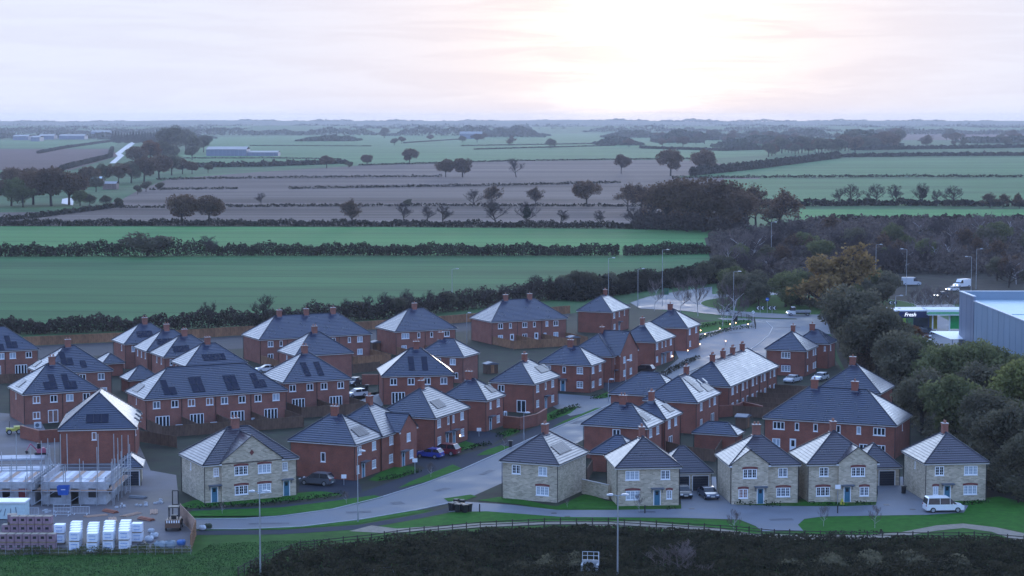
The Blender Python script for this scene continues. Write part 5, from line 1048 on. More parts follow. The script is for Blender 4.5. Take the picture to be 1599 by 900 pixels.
def kind_leafy(name, h, seed, leaf, w=.42, z0=.22, lobes=20, per=260, ls=.020, bark=BARK, squash=1.0):
    r = np.random.default_rng(seed); rr = random.Random(seed); L = []; zc = (1 + z0) / 2 * h; rz = (1 - z0) / 2 * h; rx = w * h
    for i in range(lobes):
        d = r.normal(size=3); d /= np.linalg.norm(d); d[2] = abs(d[2]) * .9 if i % 5 < 2 else d[2] * .8; f = r.uniform(.42, .80); c = np.array([d[0] * rx * f, d[1] * rx * f, zc + d[2] * rz * f * squash]); L.append((c, r.uniform(.24, .40) * rx * 1.25))
    C = []
    for c, s in L:
        n = int(per * (s / rx / .4)); q = r.normal(size=(n, 3)); q /= np.linalg.norm(q, axis=1)[:, None]; q *= (r.uniform(.35, 1, n) ** .5)[:, None] * s; q[:, 2] *= .8
        sub = c + q; C.append(sub + r.normal(0, s * .10, (n, 3)))
    C = np.concatenate(C); C[:, 2] = np.maximum(C[:, 2], h * z0 * .5)
    segs = [(Vector((0, 0, 0)), Vector((.01 * h, 0, h * .3)), h * .032, h * .024), (Vector((.01 * h, 0, h * .3)), Vector((0, .01 * h, h * .6)), h * .024, h * .012)]
    for c, s in L: a = Vector((0, 0, h * rr.uniform(.22, .5))); b = Vector(c); m = a.lerp(b, .5) + Vector((0, 0, -.02 * h)); segs += [(a, m, h * .013, h * .009), (m, b, h * .009, h * .004)]
    V = [tubes(segs, 5), quads(C, h * ls, r)]
    V = norm_h(V, h); VK[name] = [(raw_mesh('trunk', V[0], 4, bark), 'trunk'), (raw_mesh('crown', V[1], 4, leaf), 'crown')]
def kind_conifer(name, h, seed):
    r = np.random.default_rng(seed); n = 2600; t = r.uniform(0, 1, n) ** 1.3; a = r.uniform(0, 6.283, n); rad = (1 - t) * .2 * h * (1 - .25 * np.sin(t * 40) ** 2) * r.uniform(.5, 1, n)
    C = np.stack([np.cos(a) * rad, np.sin(a) * rad, h * (.08 + .92 * t) - rad * .25], 1); V = norm_h([tubes([(Vector((0, 0, 0)), Vector((0, 0, h * .9)), h * .02, h * .004)], 5), quads(C, h * .018, r)], h)
    VK[name] = [(raw_mesh('trunk', V[0], 4, BARK), 'trunk'), (raw_mesh('crown', V[1], 4, LF['conifer']), 'crown')]
for i in range(3): kind_bare(f'bare{i}', 12, 11 + i, spread=.60 + .05 * i)
kind_bare('pale0', 5, 57, TWIGP, TWIGP, spread=.5, up=.3, thick=.012, base=.05)
for i in range(2): kind_bare(f'birch{i}', 14, 31 + i, BARKP, TWIGP, spread=.42, up=.45, thick=.012, kids=(10, 4, 3, 2, 2), base=.25)
for i in range(2): kind_bare(f'sparse{i}', 13, 41 + i, n_leaf=2600, leaf=LF['oak'], spread=.62)
kind_bare('golden', 14, 52, n_leaf=5200, leaf=LF['gold'], spread=.68, kids=(7, 4, 4, 3, 2), thick=.026)
for i in range(3): kind_leafy(f'oak{i}', 14, 61 + i, LF['oak'], w=.46, per=300, z0=.16)
for i in range(3): kind_leafy(f'green{i}', 13, 71 + i, LF['green'], w=.42, z0=.06, per=290, ls=.016, lobes=26)
for i in range(2): kind_leafy(f'grey{i}', 14, 81 + i, LF['grey'], w=.44, z0=.06, per=300, ls=.016, lobes=26)
kind_leafy('lime0', 13, 91, LF['lime'], w=.42, z0=.05, per=300, ls=.016, lobes=26); kind_leafy('rust0', 8, 92, LF['rust'], w=.42, z0=.12, per=240, ls=.02)
for i in range(2): kind_leafy(f'shrub{i}', 4, 101 + i, LF['grey'], w=.62, z0=.02, lobes=10, per=190, ls=.034)
kind_leafy('ivy0', 9, 111, LF['conifer'], w=.20, z0=.15, per=200, ls=.025); kind_conifer('conifer0', 14, 121)
KH = {'pale': 5, 'bare': 12, 'birch': 14, 'sparse': 13, 'golden': 14, 'oak': 14, 'green': 13, 'grey': 14, 'lime': 13, 'rust': 8, 'shrub': 4, 'ivy': 9, 'conifer': 14}
trnd = random.Random(77)
def tree(kind, px, py, hpx, label, group, wide=1.0, P=None, hm=None, cat='tree', name=None):
    base_ = kind.rstrip('0123456789'); opts = sorted(k for k in VK if k.rstrip('0123456789') == base_)
    k = kind if kind in VK else trnd.choice(opts); P = P or G(px, py)
    h = hm or HC - (HC / (py - HY)) * (py - hpx - HY); s = h / KH[base_]; w_ = s * wide * trnd.uniform(.92, 1.08)
    nm = name or {'bare': 'bare_tree', 'birch': 'birch_tree', 'sparse': 'oak_tree', 'golden': 'oak_tree', 'oak': 'oak_tree', 'conifer': 'conifer_tree', 'shrub': 'shrub', 'ivy': 'ivy_clad_tree'}.get(base_, 'leafy_tree')
    T = thing(nm, P, trnd.uniform(0, 6.28), label, cat, group, (w_, w_, s))
    for me, pn in VK[k]: put(pn, me, T)
    return T
def hedge(pts, h, wdt, label, m=HEDGE, dens=9., size=.32, group=None, var=.35, seed=0, hs=None, px=True, name='hedge', kind=None, gapn=0):
    r = np.random.default_rng(seed + 7); P = [G(*p) if px else Vector((*p, 0)) for p in pts]; out = []
    for i, (a, b) in enumerate(zip(P, P[1:])):
        L = (b - a).length; n = int(L * dens * h * wdt / 3); t = r.uniform(0, 1, n); d = (b - a) / L; nn = Vector((-d.y, d.x, 0)); s = t * L + i * 300
        prof = 1 + var * (np.sin(s * .21 + seed) * .4 + np.sin(s * .53 + 1.3 * seed) * .35 + np.sin(s * 1.27) * .25 + np.sin(s * 2.9) * .2)
        hh = h * prof * ((hs[i] * (1 - t) + hs[i + 1] * t) if hs else 1)
        q = r.uniform(-1, 1, n); z = r.uniform(0, 1, n) ** .75 * hh * np.sqrt(np.clip(1 - .75 * q ** 2, 0.05, 1)); w_ = q * wdt / 2 * (1 + .15 * np.sin(s * .8))
        out.append(np.stack([a.x + d.x * t * L + nn.x * w_, a.y + d.y * t * L + nn.y * w_, z], 1))
    C = np.concatenate(out); O = np.array(tuple(P[0])); me = raw_mesh('foliage', quads(C - O, size, r), 4, m); o = put(name, me, None, P[0]); tag(o, label, None if kind else 'hedge', group, kind); return o
# -- hedgerows, near to far
hedge([(-60, 524), (100, 519), (330, 512), (480, 504), (600, 497), (735, 482), (900, 462)], 3.6, 5, 'purple-brown hedge behind the long back fence of the estate', HEDGEP, dens=38, size=.19, seed=1, hs=(1, 1, 1.0, 1.15, 1.35, 1.3, 1.5))
hedge([(880, 470), (930, 462), (1000, 452), (1060, 446), (1110, 440), (1150, 436)], 5.0, 10, 'dark hedge bank along the far side of the main road', HEDGE, dens=20, size=.27, seed=2, hs=(.8, 1, 1, 1, 1.3, 1.4))
hedge([(-80, 401), (180, 400), (215, 400), (330, 399.5), (600, 399), (967, 399)], 4.0, 4, 'long dark hedge between the two green fields', HEDGE, dens=24, size=.27, seed=3, hs=(.9, 1.3, 2.0, 1.15, 1.05, 1.0), var=.3)
hedge([(974, 399), (1115, 396)], 4.0, 4, 'dark hedge right of the gap between the two green fields', HEDGE, dens=24, size=.27, seed=4)
hedge([(-80, 353), (300, 352.5), (600, 354), (900, 356), (1120, 359)], 3.0, 3, 'low dark hedge between the stubble and the upper green strip', HEDGE, dens=18, size=.34, seed=5)
for i, (pts, h, lb) in enumerate((([(185, 325), (500, 322.5), (760, 322), (1050, 323)], 1.5, 'lowest hedge line crossing the stubble'), ([(450, 295.5), (600, 293), (800, 290), (969, 286)], 1.8, 'middle hedge line crossing the stubble'), ([(244, 281), (420, 278.5), (600, 277), (690, 276.5)], 1.8, 'upper hedge line on the stubble slope'), ([(232, 297), (371, 295.5)], 1.6, 'short hedge line at the left of the stubble'), ([(560, 259), (800, 252), (1100, 248)], 1.8, 'hedge along the top edge of the stubble'), ([(280, 262), (420, 260), (540, 256)], 5, 'bushy hedge under the far barn pasture'), ([(262, 248), (420, 247.5), (530, 249)], 1.6, 'thin hedge below the long barn'), ([(390, 228), (580, 229)], 2, 'thin hedge above the long barn pasture'), ([(720, 228.5), (930, 225)], 2.2, 'dark hedge stripe across the far pastures, upper'), ([(740, 234), (960, 228)], 2.2, 'dark hedge stripe across the far pastures, lower'), ([(630, 224), (720, 218)], 2.2, 'hedge climbing to the far farm shed'), ([(1049, 279), (1250, 277.5), (1420, 276.5), (1599, 277)], 2.2, 'dark hedge between the two right-hand pastures'), ([(1180, 322), (1400, 321), (1660, 323)], 3.2, 'hedge below the row of bare trees on the right'), ([(1080, 275), (1180, 264), (1250, 255), (1310, 247)], 7, 'tall dark hedge climbing between pastures to the wood'), ([(1310, 246), (1450, 244), (1660, 243)], 5, 'dark hedge along the top of the right-hand pasture'), ([(1330, 235), (1660, 230)], 6, 'far dark hedge belt below the brown field'), ([(1265, 348), (1450, 348), (1660, 349)], 3.2, 'dark hedge at the bottom of the bright right-hand strip'), ([(-60, 352), (60, 340), (190, 323)], 2.5, 'hedge curving along the left stubble edge'), ([(95, 266), (172, 246), (175, 233)], 4, 'hedge along the lane beside the far ploughed field'), ([(60, 240), (100, 232), (178, 221)], 3.5, 'hedge above the far ploughed field'), ([(1000, 232), (1130, 236), (1270, 232)], 4, 'pale far hedge before the hazy right-hand copses'))):
    hedge(pts, h, 2.6 if h < 3 else 5, lb, HEDGE, dens=4.5 if h < 3 else 2.2, size=.55 if h < 3 else 1.0, seed=20 + i, group='field hedges')
# -- trees of the fields
FT = 'trees of the open fields'
for k, x, y, h, w_, lb in (('oak', 284, 351, 49, 1.25, 'left of two russet oaks together in the low stubble hedge'), ('oak', 326, 351, 47, 1.2, 'right of two russet oaks together in the low stubble hedge'), ('sparse', 549, 353, 45, 1.05, 'dark dense tree alone in the hedge below the stubble'),
    ('bare', 632, 349, 34, 1, 'small bare tree in the hedge beside a leaning bush'), ('bare', 668, 350, 30, 1, 'first of two bare hedge trees close together'), ('bare', 692, 351, 32, 1, 'second of two bare hedge trees close together'), ('bare', 775, 353, 42, 1.2, 'wide bare tree in the hedge beside the ivy-clad stump'), ('ivy', 822, 353, 30, 1, 'ivy-clad trunk with a flared top in the stubble hedge'), ('bare', 822, 352, 40, 1, 'bare tree rising behind the ivy-clad trunk'), ('bare', 876, 354, 28, 1, 'slight bare tree right of the ivy-clad trunk'), ('bare', 940, 355, 28, 1, 'slight bare tree between ivy trunk and the big oak clump'), ('bare', 985, 356, 34, 1.1, 'bare tree at the foot of the big oak clump'),
    ('bare', 738, 323, 30, 1.1, 'bare tree on the lowest stubble hedge line, left of a leafy one'), ('sparse', 768, 323, 36, 1, 'leafy brown tree on the lowest stubble hedge line'), ('sparse', 836, 323, 33, 1.1, 'spreading brown tree on the lowest stubble hedge line'), ('oak', 916, 322, 42, 1.05, 'round brown oak at the right of the lowest stubble hedge line'), ('bare', 407, 322, 22, 1, 'small bare tree in the stubble right of the russet oaks'), ('shrub', 636, 322, 12, 1.2, 'dark bush at the end of the lowest stubble hedge'),
    ('oak', 696, 277, 30, 1.1, 'left oak of the joined pair on the upper stubble'), ('oak', 722, 277, 31, 1.2, 'right oak of the joined pair on the upper stubble'), ('bare', 806, 277, 31, 1, 'bare tree alone on the upper stubble'), ('oak', 970, 271, 31, 1, 'round oak on the upper stubble skyline'), ('oak', 640, 257, 26, 1.05, 'oak at the top edge of the stubble beside the pastures'), ('oak', 1047, 275, 44, .95, 'tall oak where the stubble meets the right-hand hedge'), ('oak', 1098, 272, 40, 1.2, 'broad oak beside the tall oak at the stubble corner'), ('oak', 510, 263, 21, 1.2, 'low oak left of the pasture corner scrub'), ('shrub', 545, 262, 12, 1.2, 'scrub bush right of the low oak'), ('oak', 573, 258, 17, 1.3, 'scrubby oak in the pasture corner'),
    ('bare', 1310, 321, 28, 1, 'first of the row of bare trees by the right-hand hedge'), ('bare', 1329, 321, 36, 1, 'second of the row of bare trees by the right-hand hedge'), ('bare', 1368, 321, 36, 1.1, 'third tree of the bare row, leaning'), ('bare', 1402, 321, 34, 1, 'fourth tree of the bare row by the right-hand hedge'), ('ivy', 1440, 321, 28, 1, 'ivy-clad tree in the bare row'), ('bare', 1440, 321, 38, .9, 'bare top rising from the ivy-clad tree'), ('bare', 1463, 322, 28, .9, 'slender bare tree after the ivy-clad tree'), ('bare', 1488, 322, 34, 1.2, 'rounded bare tree ending the bare row'), ('sparse', 1546, 325, 26, 1.3, 'brownish tree in the hedge beyond the bare row'), ('sparse', 1566, 325, 25, 1.1, 'brownish tree next to the hedge end on the right'), ('sparse', 1592, 326, 26, 1.1, 'brownish tree at the right end of the pasture hedge'),
    ('bare', 322, 400, 34, 1.2, 'bare pale tree behind the long dark hedge'), ('shrub', 230, 400, 40, 2.2, 'broad dark thicket swelling out of the long hedge')):
    tree(k, x, y, h, lb, FT, w_)
BO = 'big oak clump beyond the green strip'
for k, x, y, h, w_ in (('oak', 1040, 357, 74, 1.0), ('oak', 1068, 360, 84, 1.0), ('oak', 1098, 362, 86, 1.05), ('oak', 1130, 362, 82, 1.05), ('oak', 1155, 364, 70, 1.0), ('sparse', 1018, 352, 66, 1), ('sparse', 980, 330, 48, 1), ('sparse', 1002, 336, 52, 1)): tree(k, x, y, h, 'tall brown oak standing in the big clump beyond the green strip', BO, w_)
tree('sparse', 1216, 366, 74, 'dark spreading oak right of the big oak clump', FT, 1.3); tree('sparse', 1180, 352, 70, 'thin-leaved tree behind the spreading oak', FT, 1)
# left-hand wood round the lane
r_ = random.Random(12)
for x, y, h, k in ((80, 322, 64, 'oak'), (52, 320, 56, 'oak'), (108, 320, 54, 'oak'), (18, 322, 46, 'green'), (-10, 322, 50, 'oak'), (125, 322, 26, 'green'), (36, 324, 36, 'green'), (140, 322, 20, 'grey'), (165, 322, 18, 'grey'), (185, 322, 14, 'grey'), (20, 300, 40, 'oak'), (50, 296, 36, 'oak'), (140, 292, 34, 'oak'), (160, 288, 34, 'grey'), (185, 288, 34, 'oak'), (205, 286, 36, 'grey'), (225, 284, 40, 'oak'), (248, 280, 40, 'oak'), (268, 274, 34, 'grey'), (285, 272, 26, 'oak'), (212, 262, 34, 'oak'), (235, 258, 40, 'rust'), (255, 252, 34, 'grey'), (150, 300, 26, 'grey'), (228, 300, 18, 'grey'), (250, 298, 14, 'grey'), (215, 304, 16, 'grey'), (300, 272, 20, 'oak'), (325, 270, 16, 'grey')):
    tree(k, x, y, h, {'oak': 'brown oak in the left-hand wood along the climbing lane', 'green': 'green tree in the left-hand wood above the stubble', 'grey': 'grey-olive tree in the left-hand wood along the climbing lane', 'rust': 'rust-coloured tree above the left-hand lane bend'}[k], 'trees of the left-hand wood', 1.15)
for i in range(16): tree('conifer', 176 + i * 4.6, 222 + i % 3, 17 + r_.uniform(-2, 3), 'dark conifer in the shelter belt above the lane', 'conifers of the far shelter belt', 1.5)
for x, y, h in ((262, 240, 42), (275, 238, 44), (290, 236, 36), (302, 240, 30), (318, 238, 28), (268, 252, 28), (300, 250, 24)): tree('grey', x, y, h, 'hazy grey tree in the copse left of the long barn', 'trees of the barn copse', 1.1)
for i in range(80):
    x = r_.choice((r_.uniform(1130, 1290), r_.uniform(1020, 1120), r_.uniform(1290, 1400), r_.uniform(560, 1000), r_.uniform(1400, 1600))); y = r_.uniform(214, 232)
    tree(r_.choice(('oak', 'grey', 'sparse')), x, y, r_.uniform(9, 18), 'small hazy tree dotted among the far pastures', 'far pasture trees', 1.3)
for i in range(40): x = 1200 + i * 5.2; y = 246 - (x - 1200) * .05 - r_.uniform(0, 9); tree(r_.choice(('grey', 'oak')), x, y, r_.uniform(16, 28), 'dark tree in the wooded belt below the far hazy hills', 'trees of the far wooded belt', 1.3)
def scrub(poly, n, h, size, m, label, seed):
    scatter(poly, n, lambda x, y: h * (.75 + .35 * np.sin(x * .21 + np.sin(y * .17)) * np.sin(y * .11 + 1) + .25 * np.sin(x * .9 + y * .3)), size, m, 'scrub', label, seed)
def scatter(poly, n, hfun, size, m, name, label, seed, lo=0.0):
    r = np.random.default_rng(seed); P = np.array([tuple(G(*p).xy) for p in poly]); mn, mx = P.min(0), P.max(0); C = r.uniform(mn, mx, (n, 2)); x, y = C[:, 0], C[:, 1]; ins = np.zeros(n, bool); j = len(P) - 1
    for i in range(len(P)):
        c = ((P[i, 1] > y) != (P[j, 1] > y)) & (x < (P[j, 0] - P[i, 0]) * (y - P[i, 1]) / (P[j, 1] - P[i, 1] + 1e-9) + P[i, 0]); ins ^= c; j = i
    C = C[ins]; h = np.maximum(hfun(C[:, 0], C[:, 1]), .02); z = lo + r.uniform(0, 1, len(C)) ** .6 * h
    o = put(name, raw_mesh(name, quads(np.stack([C[:, 0], C[:, 1], z], 1), size, r), 4, m)); tag(o, label, None, None, 'stuff'); return o
scrub([(1105, 378), (1240, 356), (1700, 352), (1700, 450), (1540, 432), (1400, 428), (1290, 448), (1200, 445), (1120, 440)], 90000, 5.0, .55, leafmat('scrub_purple', (.066, .050, .050), (.150, .120, .104), 0), 'leafless purple-brown scrub filling the wood beyond the roundabout', 201)
scrub([(985, 358), (1165, 366), (1170, 352), (1000, 345)], 12000, 6, .6, HEDGEP, 'dark undergrowth beneath the big oak clump', 202)
scrub([(1300, 510), (1400, 530), (1440, 560), (1640, 560), (1650, 780), (1565, 772), (1500, 745), (1445, 690), (1345, 605), (1315, 560)], 60000, 3.2, .30, LF['grey'], 'olive undergrowth below the right-hand belt', 203)
# -- woodland beyond the roundabout and on the right
for i in range(150):
    x = r_.uniform(1120, 1640); y = r_.uniform(372, 452) if x > 1290 else r_.uniform(385, 440)
    if y > 428 and 1395 < x < 1530: continue
    k = r_.choice(('grey', 'green', 'sparse', 'bare', 'bare', 'birch', 'shrub', 'shrub', 'bare'))
    tree(k, x, y, {'birch': 52, 'shrub': 20}.get(k, 42) * r_.uniform(.7, 1.15), {'grey': 'grey-olive tree in the wood beyond the roundabout', 'green': 'dull green tree in the wood beyond the roundabout', 'sparse': 'brown thin-leaved tree in the wood beyond the roundabout', 'bare': 'bare tree in the wood beyond the roundabout', 'birch': 'white-stemmed birch in the wood beyond the roundabout', 'shrub': 'low bush in the wood beyond the roundabout'}[k], 'woodland beyond the roundabout', 1.1, cat='shrub' if k == 'shrub' else 'tree')
for i in range(46):
    a = r_.uniform(0, 6.28); q = IR * .86 * math.sqrt(r_.random()); P = Vector((IC.x + math.cos(a) * q, IC.y + math.sin(a) * q * .86 + 3.4, 0)); k = r_.choice(('grey', 'green', 'grey', 'shrub'))
    tree(k, 0, 0, 0, f'{"low bush" if k == "shrub" else "grey-olive tree" if k == "grey" else "dull green tree"} growing on the roundabout island', 'planting on the roundabout island', 1.1, P=P, hm=r_.uniform(6, 9.5) if k != 'shrub' else 3, cat='shrub' if k == 'shrub' else 'tree')
for x, y, h, w_ in ((1142, 516, 82, 1), (1062, 492, 60, .8), (1090, 494, 70, .8), (1022, 486, 55, .7), (1128, 510, 55, 1)): tree('birch', x, y, h, 'slender white birch beside the roundabout approach road', 'birches by the roundabout', w_)
for x, y, h in ((1440, 492, 42), (1455, 492, 46), (1428, 488, 40), (1470, 490, 44), (1480, 488, 40), (1448, 485, 44), (1490, 490, 36)): tree('birch', x, y, h, 'thin bare sapling behind the shop and canopy', 'saplings behind the shop', .8)
tree('golden', 1303, 500, 124, 'golden-leaved oak towering over the flatbed truck', None, 1.05)
WR = 'trees of the right-hand belt'
for k, x, y, h, w_, lb in (('grey', 1338, 560, 120, 1.15, 'big grey-olive tree between the golden oak and the shop'), ('grey', 1312, 545, 70, 1, 'grey-olive tree below the golden oak'), ('grey', 1370, 600, 130, 1.1, 'big grey-olive tree behind the wood-side terrace'), ('grey', 1405, 630, 120, 1.1, 'dark tree right of the wood-side terrace'), ('sparse', 1350, 600, 70, 1, 'thin-leaved tree over the wood-side chimney'), ('rust', 1422, 555, 48, 1.2, 'small rusty tree before the dark blue shop'), ('grey', 1385, 560, 80, 1, 'grey tree beside the shop car park'),
    ('green', 1470, 640, 108, 1.1, 'broad green tree before the sloping white roof'), ('green', 1515, 640, 112, 1.1, 'broad green tree before the warehouse wall'), ('green', 1560, 640, 100, 1.1, 'green tree at the warehouse foot'), ('grey', 1440, 680, 110, 1.1, 'dark olive tree behind the last stone house'), ('green', 1490, 700, 120, 1.1, 'dull green tree behind the last stone house chimney'), ('lime', 1600, 690, 130, 1.0, 'lime-yellow tree at the edge of the right-hand belt'), ('grey', 1545, 720, 120, 1.1, 'dark tree on the boundary beside the last stone house'), ('grey', 1582, 750, 130, 1.1, 'dark tree by the lawn corner beside the last stone house'), ('grey', 1610, 770, 110, 1.0, 'dark tree at the end of the boundary belt'), ('shrub', 1560, 770, 50, 1.3, 'dark bush under the boundary trees beside the last stone house'), ('shrub', 1590, 785, 45, 1.3, 'dark bush at the lawn corner'), ('green', 1425, 610, 90, 1, 'green tree between terrace and warehouse'), ('grey', 1540, 670, 110, 1.1, 'olive tree behind the boundary tree'), ('grey', 1330, 640, 40, 1, 'low olive tree behind the wide terrace')):
    tree(k, x, y, h, lb, WR, w_, cat='shrub' if k == 'shrub' else 'tree')
for x, y, h in ((540, 500, 36), (575, 498, 38), (600, 497, 44), (635, 494, 46), (670, 490, 40), (830, 474, 46), (860, 468, 40), (410, 510, 52), (325, 514, 46), (780, 478, 36)): tree('bare', x, y, h, 'bare tree rising from the purple hedge behind the estate', 'bare trees in the estate hedge', .8)
for x, y, h in ((560, 499, 30), (620, 496, 34), (700, 486, 32), (880, 464, 36), (900, 462, 42), (920, 462, 40), (950, 460, 36), (1100, 446, 40), (1130, 440, 44)): tree('grey', x, y, h, 'olive bushy tree in the hedge line behind the estate', 'bushy trees in the estate hedge', 1.2)
tree('pale', 1060, 905, 62, 'pale bare bush spreading in the thicket bank below the drive', None, 1.6, name='bare_shrub', cat='shrub')
# young street trees with stakes, low garden hedges
for x, y, h, lb in ((673, 746, 26, 'sale board'), (788, 704, 26, 'street bins'), (347, 803, 22, 'stone semi'), (541, 787, 22, 'SUV driveway'), (1146, 835, 44, 'drive fork'), (1366, 825, 40, 'lawn bed'), (1286, 822, 36, 'yellow sign house lawn'), (886, 793, 16, 'stone corner house'), (998, 800, 34, 'blind-window house')): tree('birch', x, y, h, f'thin newly planted sapling near the {lb}', 'newly planted saplings', .7)
gi = 0
for pts, h, lb in (([(290, 795), (400, 790), (480, 781), (540, 774)], .7, 'clipped dark hedge before the stone semi with the diamond gable'), ([(590, 752), (620, 746), (655, 737)], .6, 'clipped hedge before the cross-gabled teal-door house'), ([(1148, 788), (1182, 790)], .6, 'clipped evergreen bed left of the gabled house door'), ([(1192, 790), (1220, 791)], .6, 'clipped evergreen bed right of the gabled house door'), ([(1335, 788), (1366, 789)], .5, 'low bed before the window of the yellow sign house'), ([(1040, 795), (1058, 795)], .4, 'low shrub bed beside the blind-window house door'), ([(860, 655), (885, 642), (905, 636)], .8, 'shrub bed before the white french door house'), ([(715, 706), (765, 694)], .6, 'shrub hedge before the lit porch'), ([(775, 684), (812, 675)], .8, 'shrub border under the curved garden wall'), ([(1035, 588), (1062, 574), (1090, 560)], 1.0, 'dark shrub bed along the corner semi front path'), ([(1084, 534), (1100, 528), (1140, 516), (1175, 512)], .9, 'shrub bed set with globe lamps'), ([(1080, 514), (1120, 508), (1170, 505)], 1.0, 'clipped hedge rows in the corner garden'), ([(1262, 787), (1320, 789)], .3, 'thin border before the yellow sign house'), ([(925, 624), (955, 620), (975, 612)], .8, 'clipped hedge round the corner house lawn'), ([(1290, 836), (1345, 834), (1380, 834)], .5, 'rough planting bed in the front lawn'), ([(1500, 790), (1545, 784)], .5, 'dark planting bed before the last stone house')):
    gi += 1; hedge(pts, h, 1.1, lb, HEDGEG if gi not in (15, 10) else HEDGE, dens=90, size=.11, seed=60 + gi, group='garden hedges and beds', var=.2)
# -- thicket on the bank below the fence, pale reeds, rough tussocks
bank = [(395, 905), (440, 884), (480, 870), (590, 856), (660, 846), (760, 836), (860, 831), (960, 831), (1060, 838), (1160, 845), (1300, 851), (1450, 853), (1530, 853), (1640, 862), (1660, 990), (330, 990)]
def bh(x, y): return (.9 + .05 * np.clip(238 - y, 0, 18)) * (1 + .18 * np.sin(x * .5 + np.sin(y * .7)) * np.sin(y * .6 + x * .13) + .1 * np.sin(x * 1.7))
scatter(bank, 190000, bh, .13, leafmat('bramble', (.016, .019, .010), (.066, .058, .034), 0), 'thicket', 'dark bramble thicket covering the bank', 5)
scatter([(780, 905), (860, 888), (905, 884), (915, 905)], 9000, lambda x, y: 1.5 + .3 * np.sin(x * 2), .13, leafmat('reed', (.10, .09, .055), (.20, .18, .11), 0), 'reeds', 'pale dry reeds on the bank', 6)
scatter([(1210, 905), (1260, 890), (1400, 882), (1500, 892), (1520, 905)], 16000, lambda x, y: 1.6 + .4 * np.sin(x * 1.3), .13, MT['reed'], 'reeds', 'pale dry reeds on the bank', 7)
scatter([(-40, 905), (-40, 870), (300, 868), (330, 850), (520, 842), (460, 864), (380, 905)], 30000, lambda x, y: .10 + 0 * x, .05, leafmat('tussock', (.022, .060, .020), (.050, .11, .035), 0), 'grass', 'rough grass below the building site', 8)
scatter([(-40, 868), (60, 869), (180, 868), (300, 866), (300, 858), (-40, 860)], 5000, lambda x, y: .5 + .3 * np.sin(x), .09, LF['green'], 'weeds', 'weeds along the site mesh fence', 9)
# -- distant woods that read as one mass
def farwood(Y, x0, x1, h, n, size, seed, dy=120, z0=0):
    r = np.random.default_rng(seed); x = r.uniform(x0, x1, n); y = Y + r.uniform(-dy, dy, n); hh = h * (1 + .3 * np.sin(x * .013 + seed) + .22 * np.sin(x * .041) + .15 * np.sin(x * .13)); ed = np.clip(np.minimum(x - x0, x1 - x) / (h * 3), .15, 1)
    o = put('distant_wood', raw_mesh('distant_wood', quads(np.stack([x, y, z0 + r.uniform(0, 1, n) ** .6 * hh * ed], 1), size, r), 4, WOODFAR)); tag(o, 'hazy distant wood that reads as one mass', None, None, 'stuff')
def fx(px, Y): return (px - CX) / FPX * Y
for Y, a, b, h in ((6200, 250, 590, 16), (6000, 600, 860, 20), (4800, 1020, 1120, 32), (4300, 1020, 1090, 20), (7600, -100, 420, 16), (7200, 900, 1330, 18), (8600, 300, 1000, 20), (9000, 1000, 1650, 20), (6500, 1330, 1650, 14), (5200, -60, 190, 10), (9800, -100, 700, 18), (4000, 1130, 1290, 15), (3700, 1290, 1390, 26), (10400, 600, 1700, 16), (5600, 740, 850, 20), (5000, 170, 330, 14), (5300, 1090, 1300, 16), (6700, -60, 260, 14), (4600, 470, 560, 10), (7800, 480, 900, 16), (5400, 940, 1040, 14), (8000, 1300, 1700, 16), (4200, 1500, 1680, 9), (11000, -150, 700, 16), (11200, 650, 1750, 18), (3500, 1120, 1180, 14), (3900, 930, 1000, 9)): farwood(Y, fx(a, Y), fx(b, Y), h, 2600, 3.2, int(Y / 100) + int(a) + 500)
for a, b, h, sd in ((-100, 330, 10, 1), (300, 640, 15, 2), (560, 900, 13, 3), (880, 1120, 17, 4), (1100, 1500, 15, 5), (1440, 1720, 10, 6)): farwood(12380, fx(a, 12380), fx(b, 12380), h, 3000, 4.0, 900 + sd, 40, 26)
# ------------------------------------------------------------------ warehouse, shop and canopy on the right, far farms
CLAD = mat('blue_grey_cladding', (.20, .27, .34), .45, var=.10, scale=.12, stretch=(1, 1, .15)); CLADD = mat('dark_cladding', (.15, .185, .25), .5, var=.08, scale=.2); ROOFP = mat('pale_roof_sheet', (.40, .50, .52), .5, var=.1, scale=.1)
T = thing('warehouse', Vector((97, 416, 0)), 0, 'large blue-grey clad warehouse with flat pale roof behind the trees', 'warehouse')
for i in range(26): MB().box(-.0 - .04 * (i % 2), .3, -60 + i * 2.3, -60 + (i + 1) * 2.3 - .04, 0, 11.85).build('cladding_panel', CLAD, T)
for i in range(6): MB().box(-.12 - .04 * (i % 2), .3, i * 2.2, (i + 1) * 2.2 - .04, 0, 12.8).build('cladding_panel', CLADD, T)
MB().box(.3, 62, 12.8, 13.2, 0, 12.8).box(61.6, 62, -60, 12.8, 0, 11.85).box(.3, 61.6, -60.2, -59.8, 0, 11.85).build('wall', CLAD, T)
MB().poly([(.3, -59.8, 11.0), (61.6, -59.8, 11.0), (61.6, 12.8, 11.0), (.3, 12.8, 11.0)]).box(.31, 61.6, -20, -19.7, 11.0, 11.12).box(.31, 61.6, -42, -41.7, 11.0, 11.12).build('roof', ROOFP, T)
MB().box(-.2, .4, -60, 0, 11.86, 12.02).box(-.3, .4, 0, 13.2, 12.81, 12.97).box(.4, 62, 12.7, 13.3, 12.81, 12.97).build('parapet_cap', STEELW, T)
T = thing('shop', G(1397, 519), R(4), 'dark blue shop with white lettering and lime windows behind the trees', 'shop'); k = 1 / PXM(G(1397, 519)); W_ = 55 * k
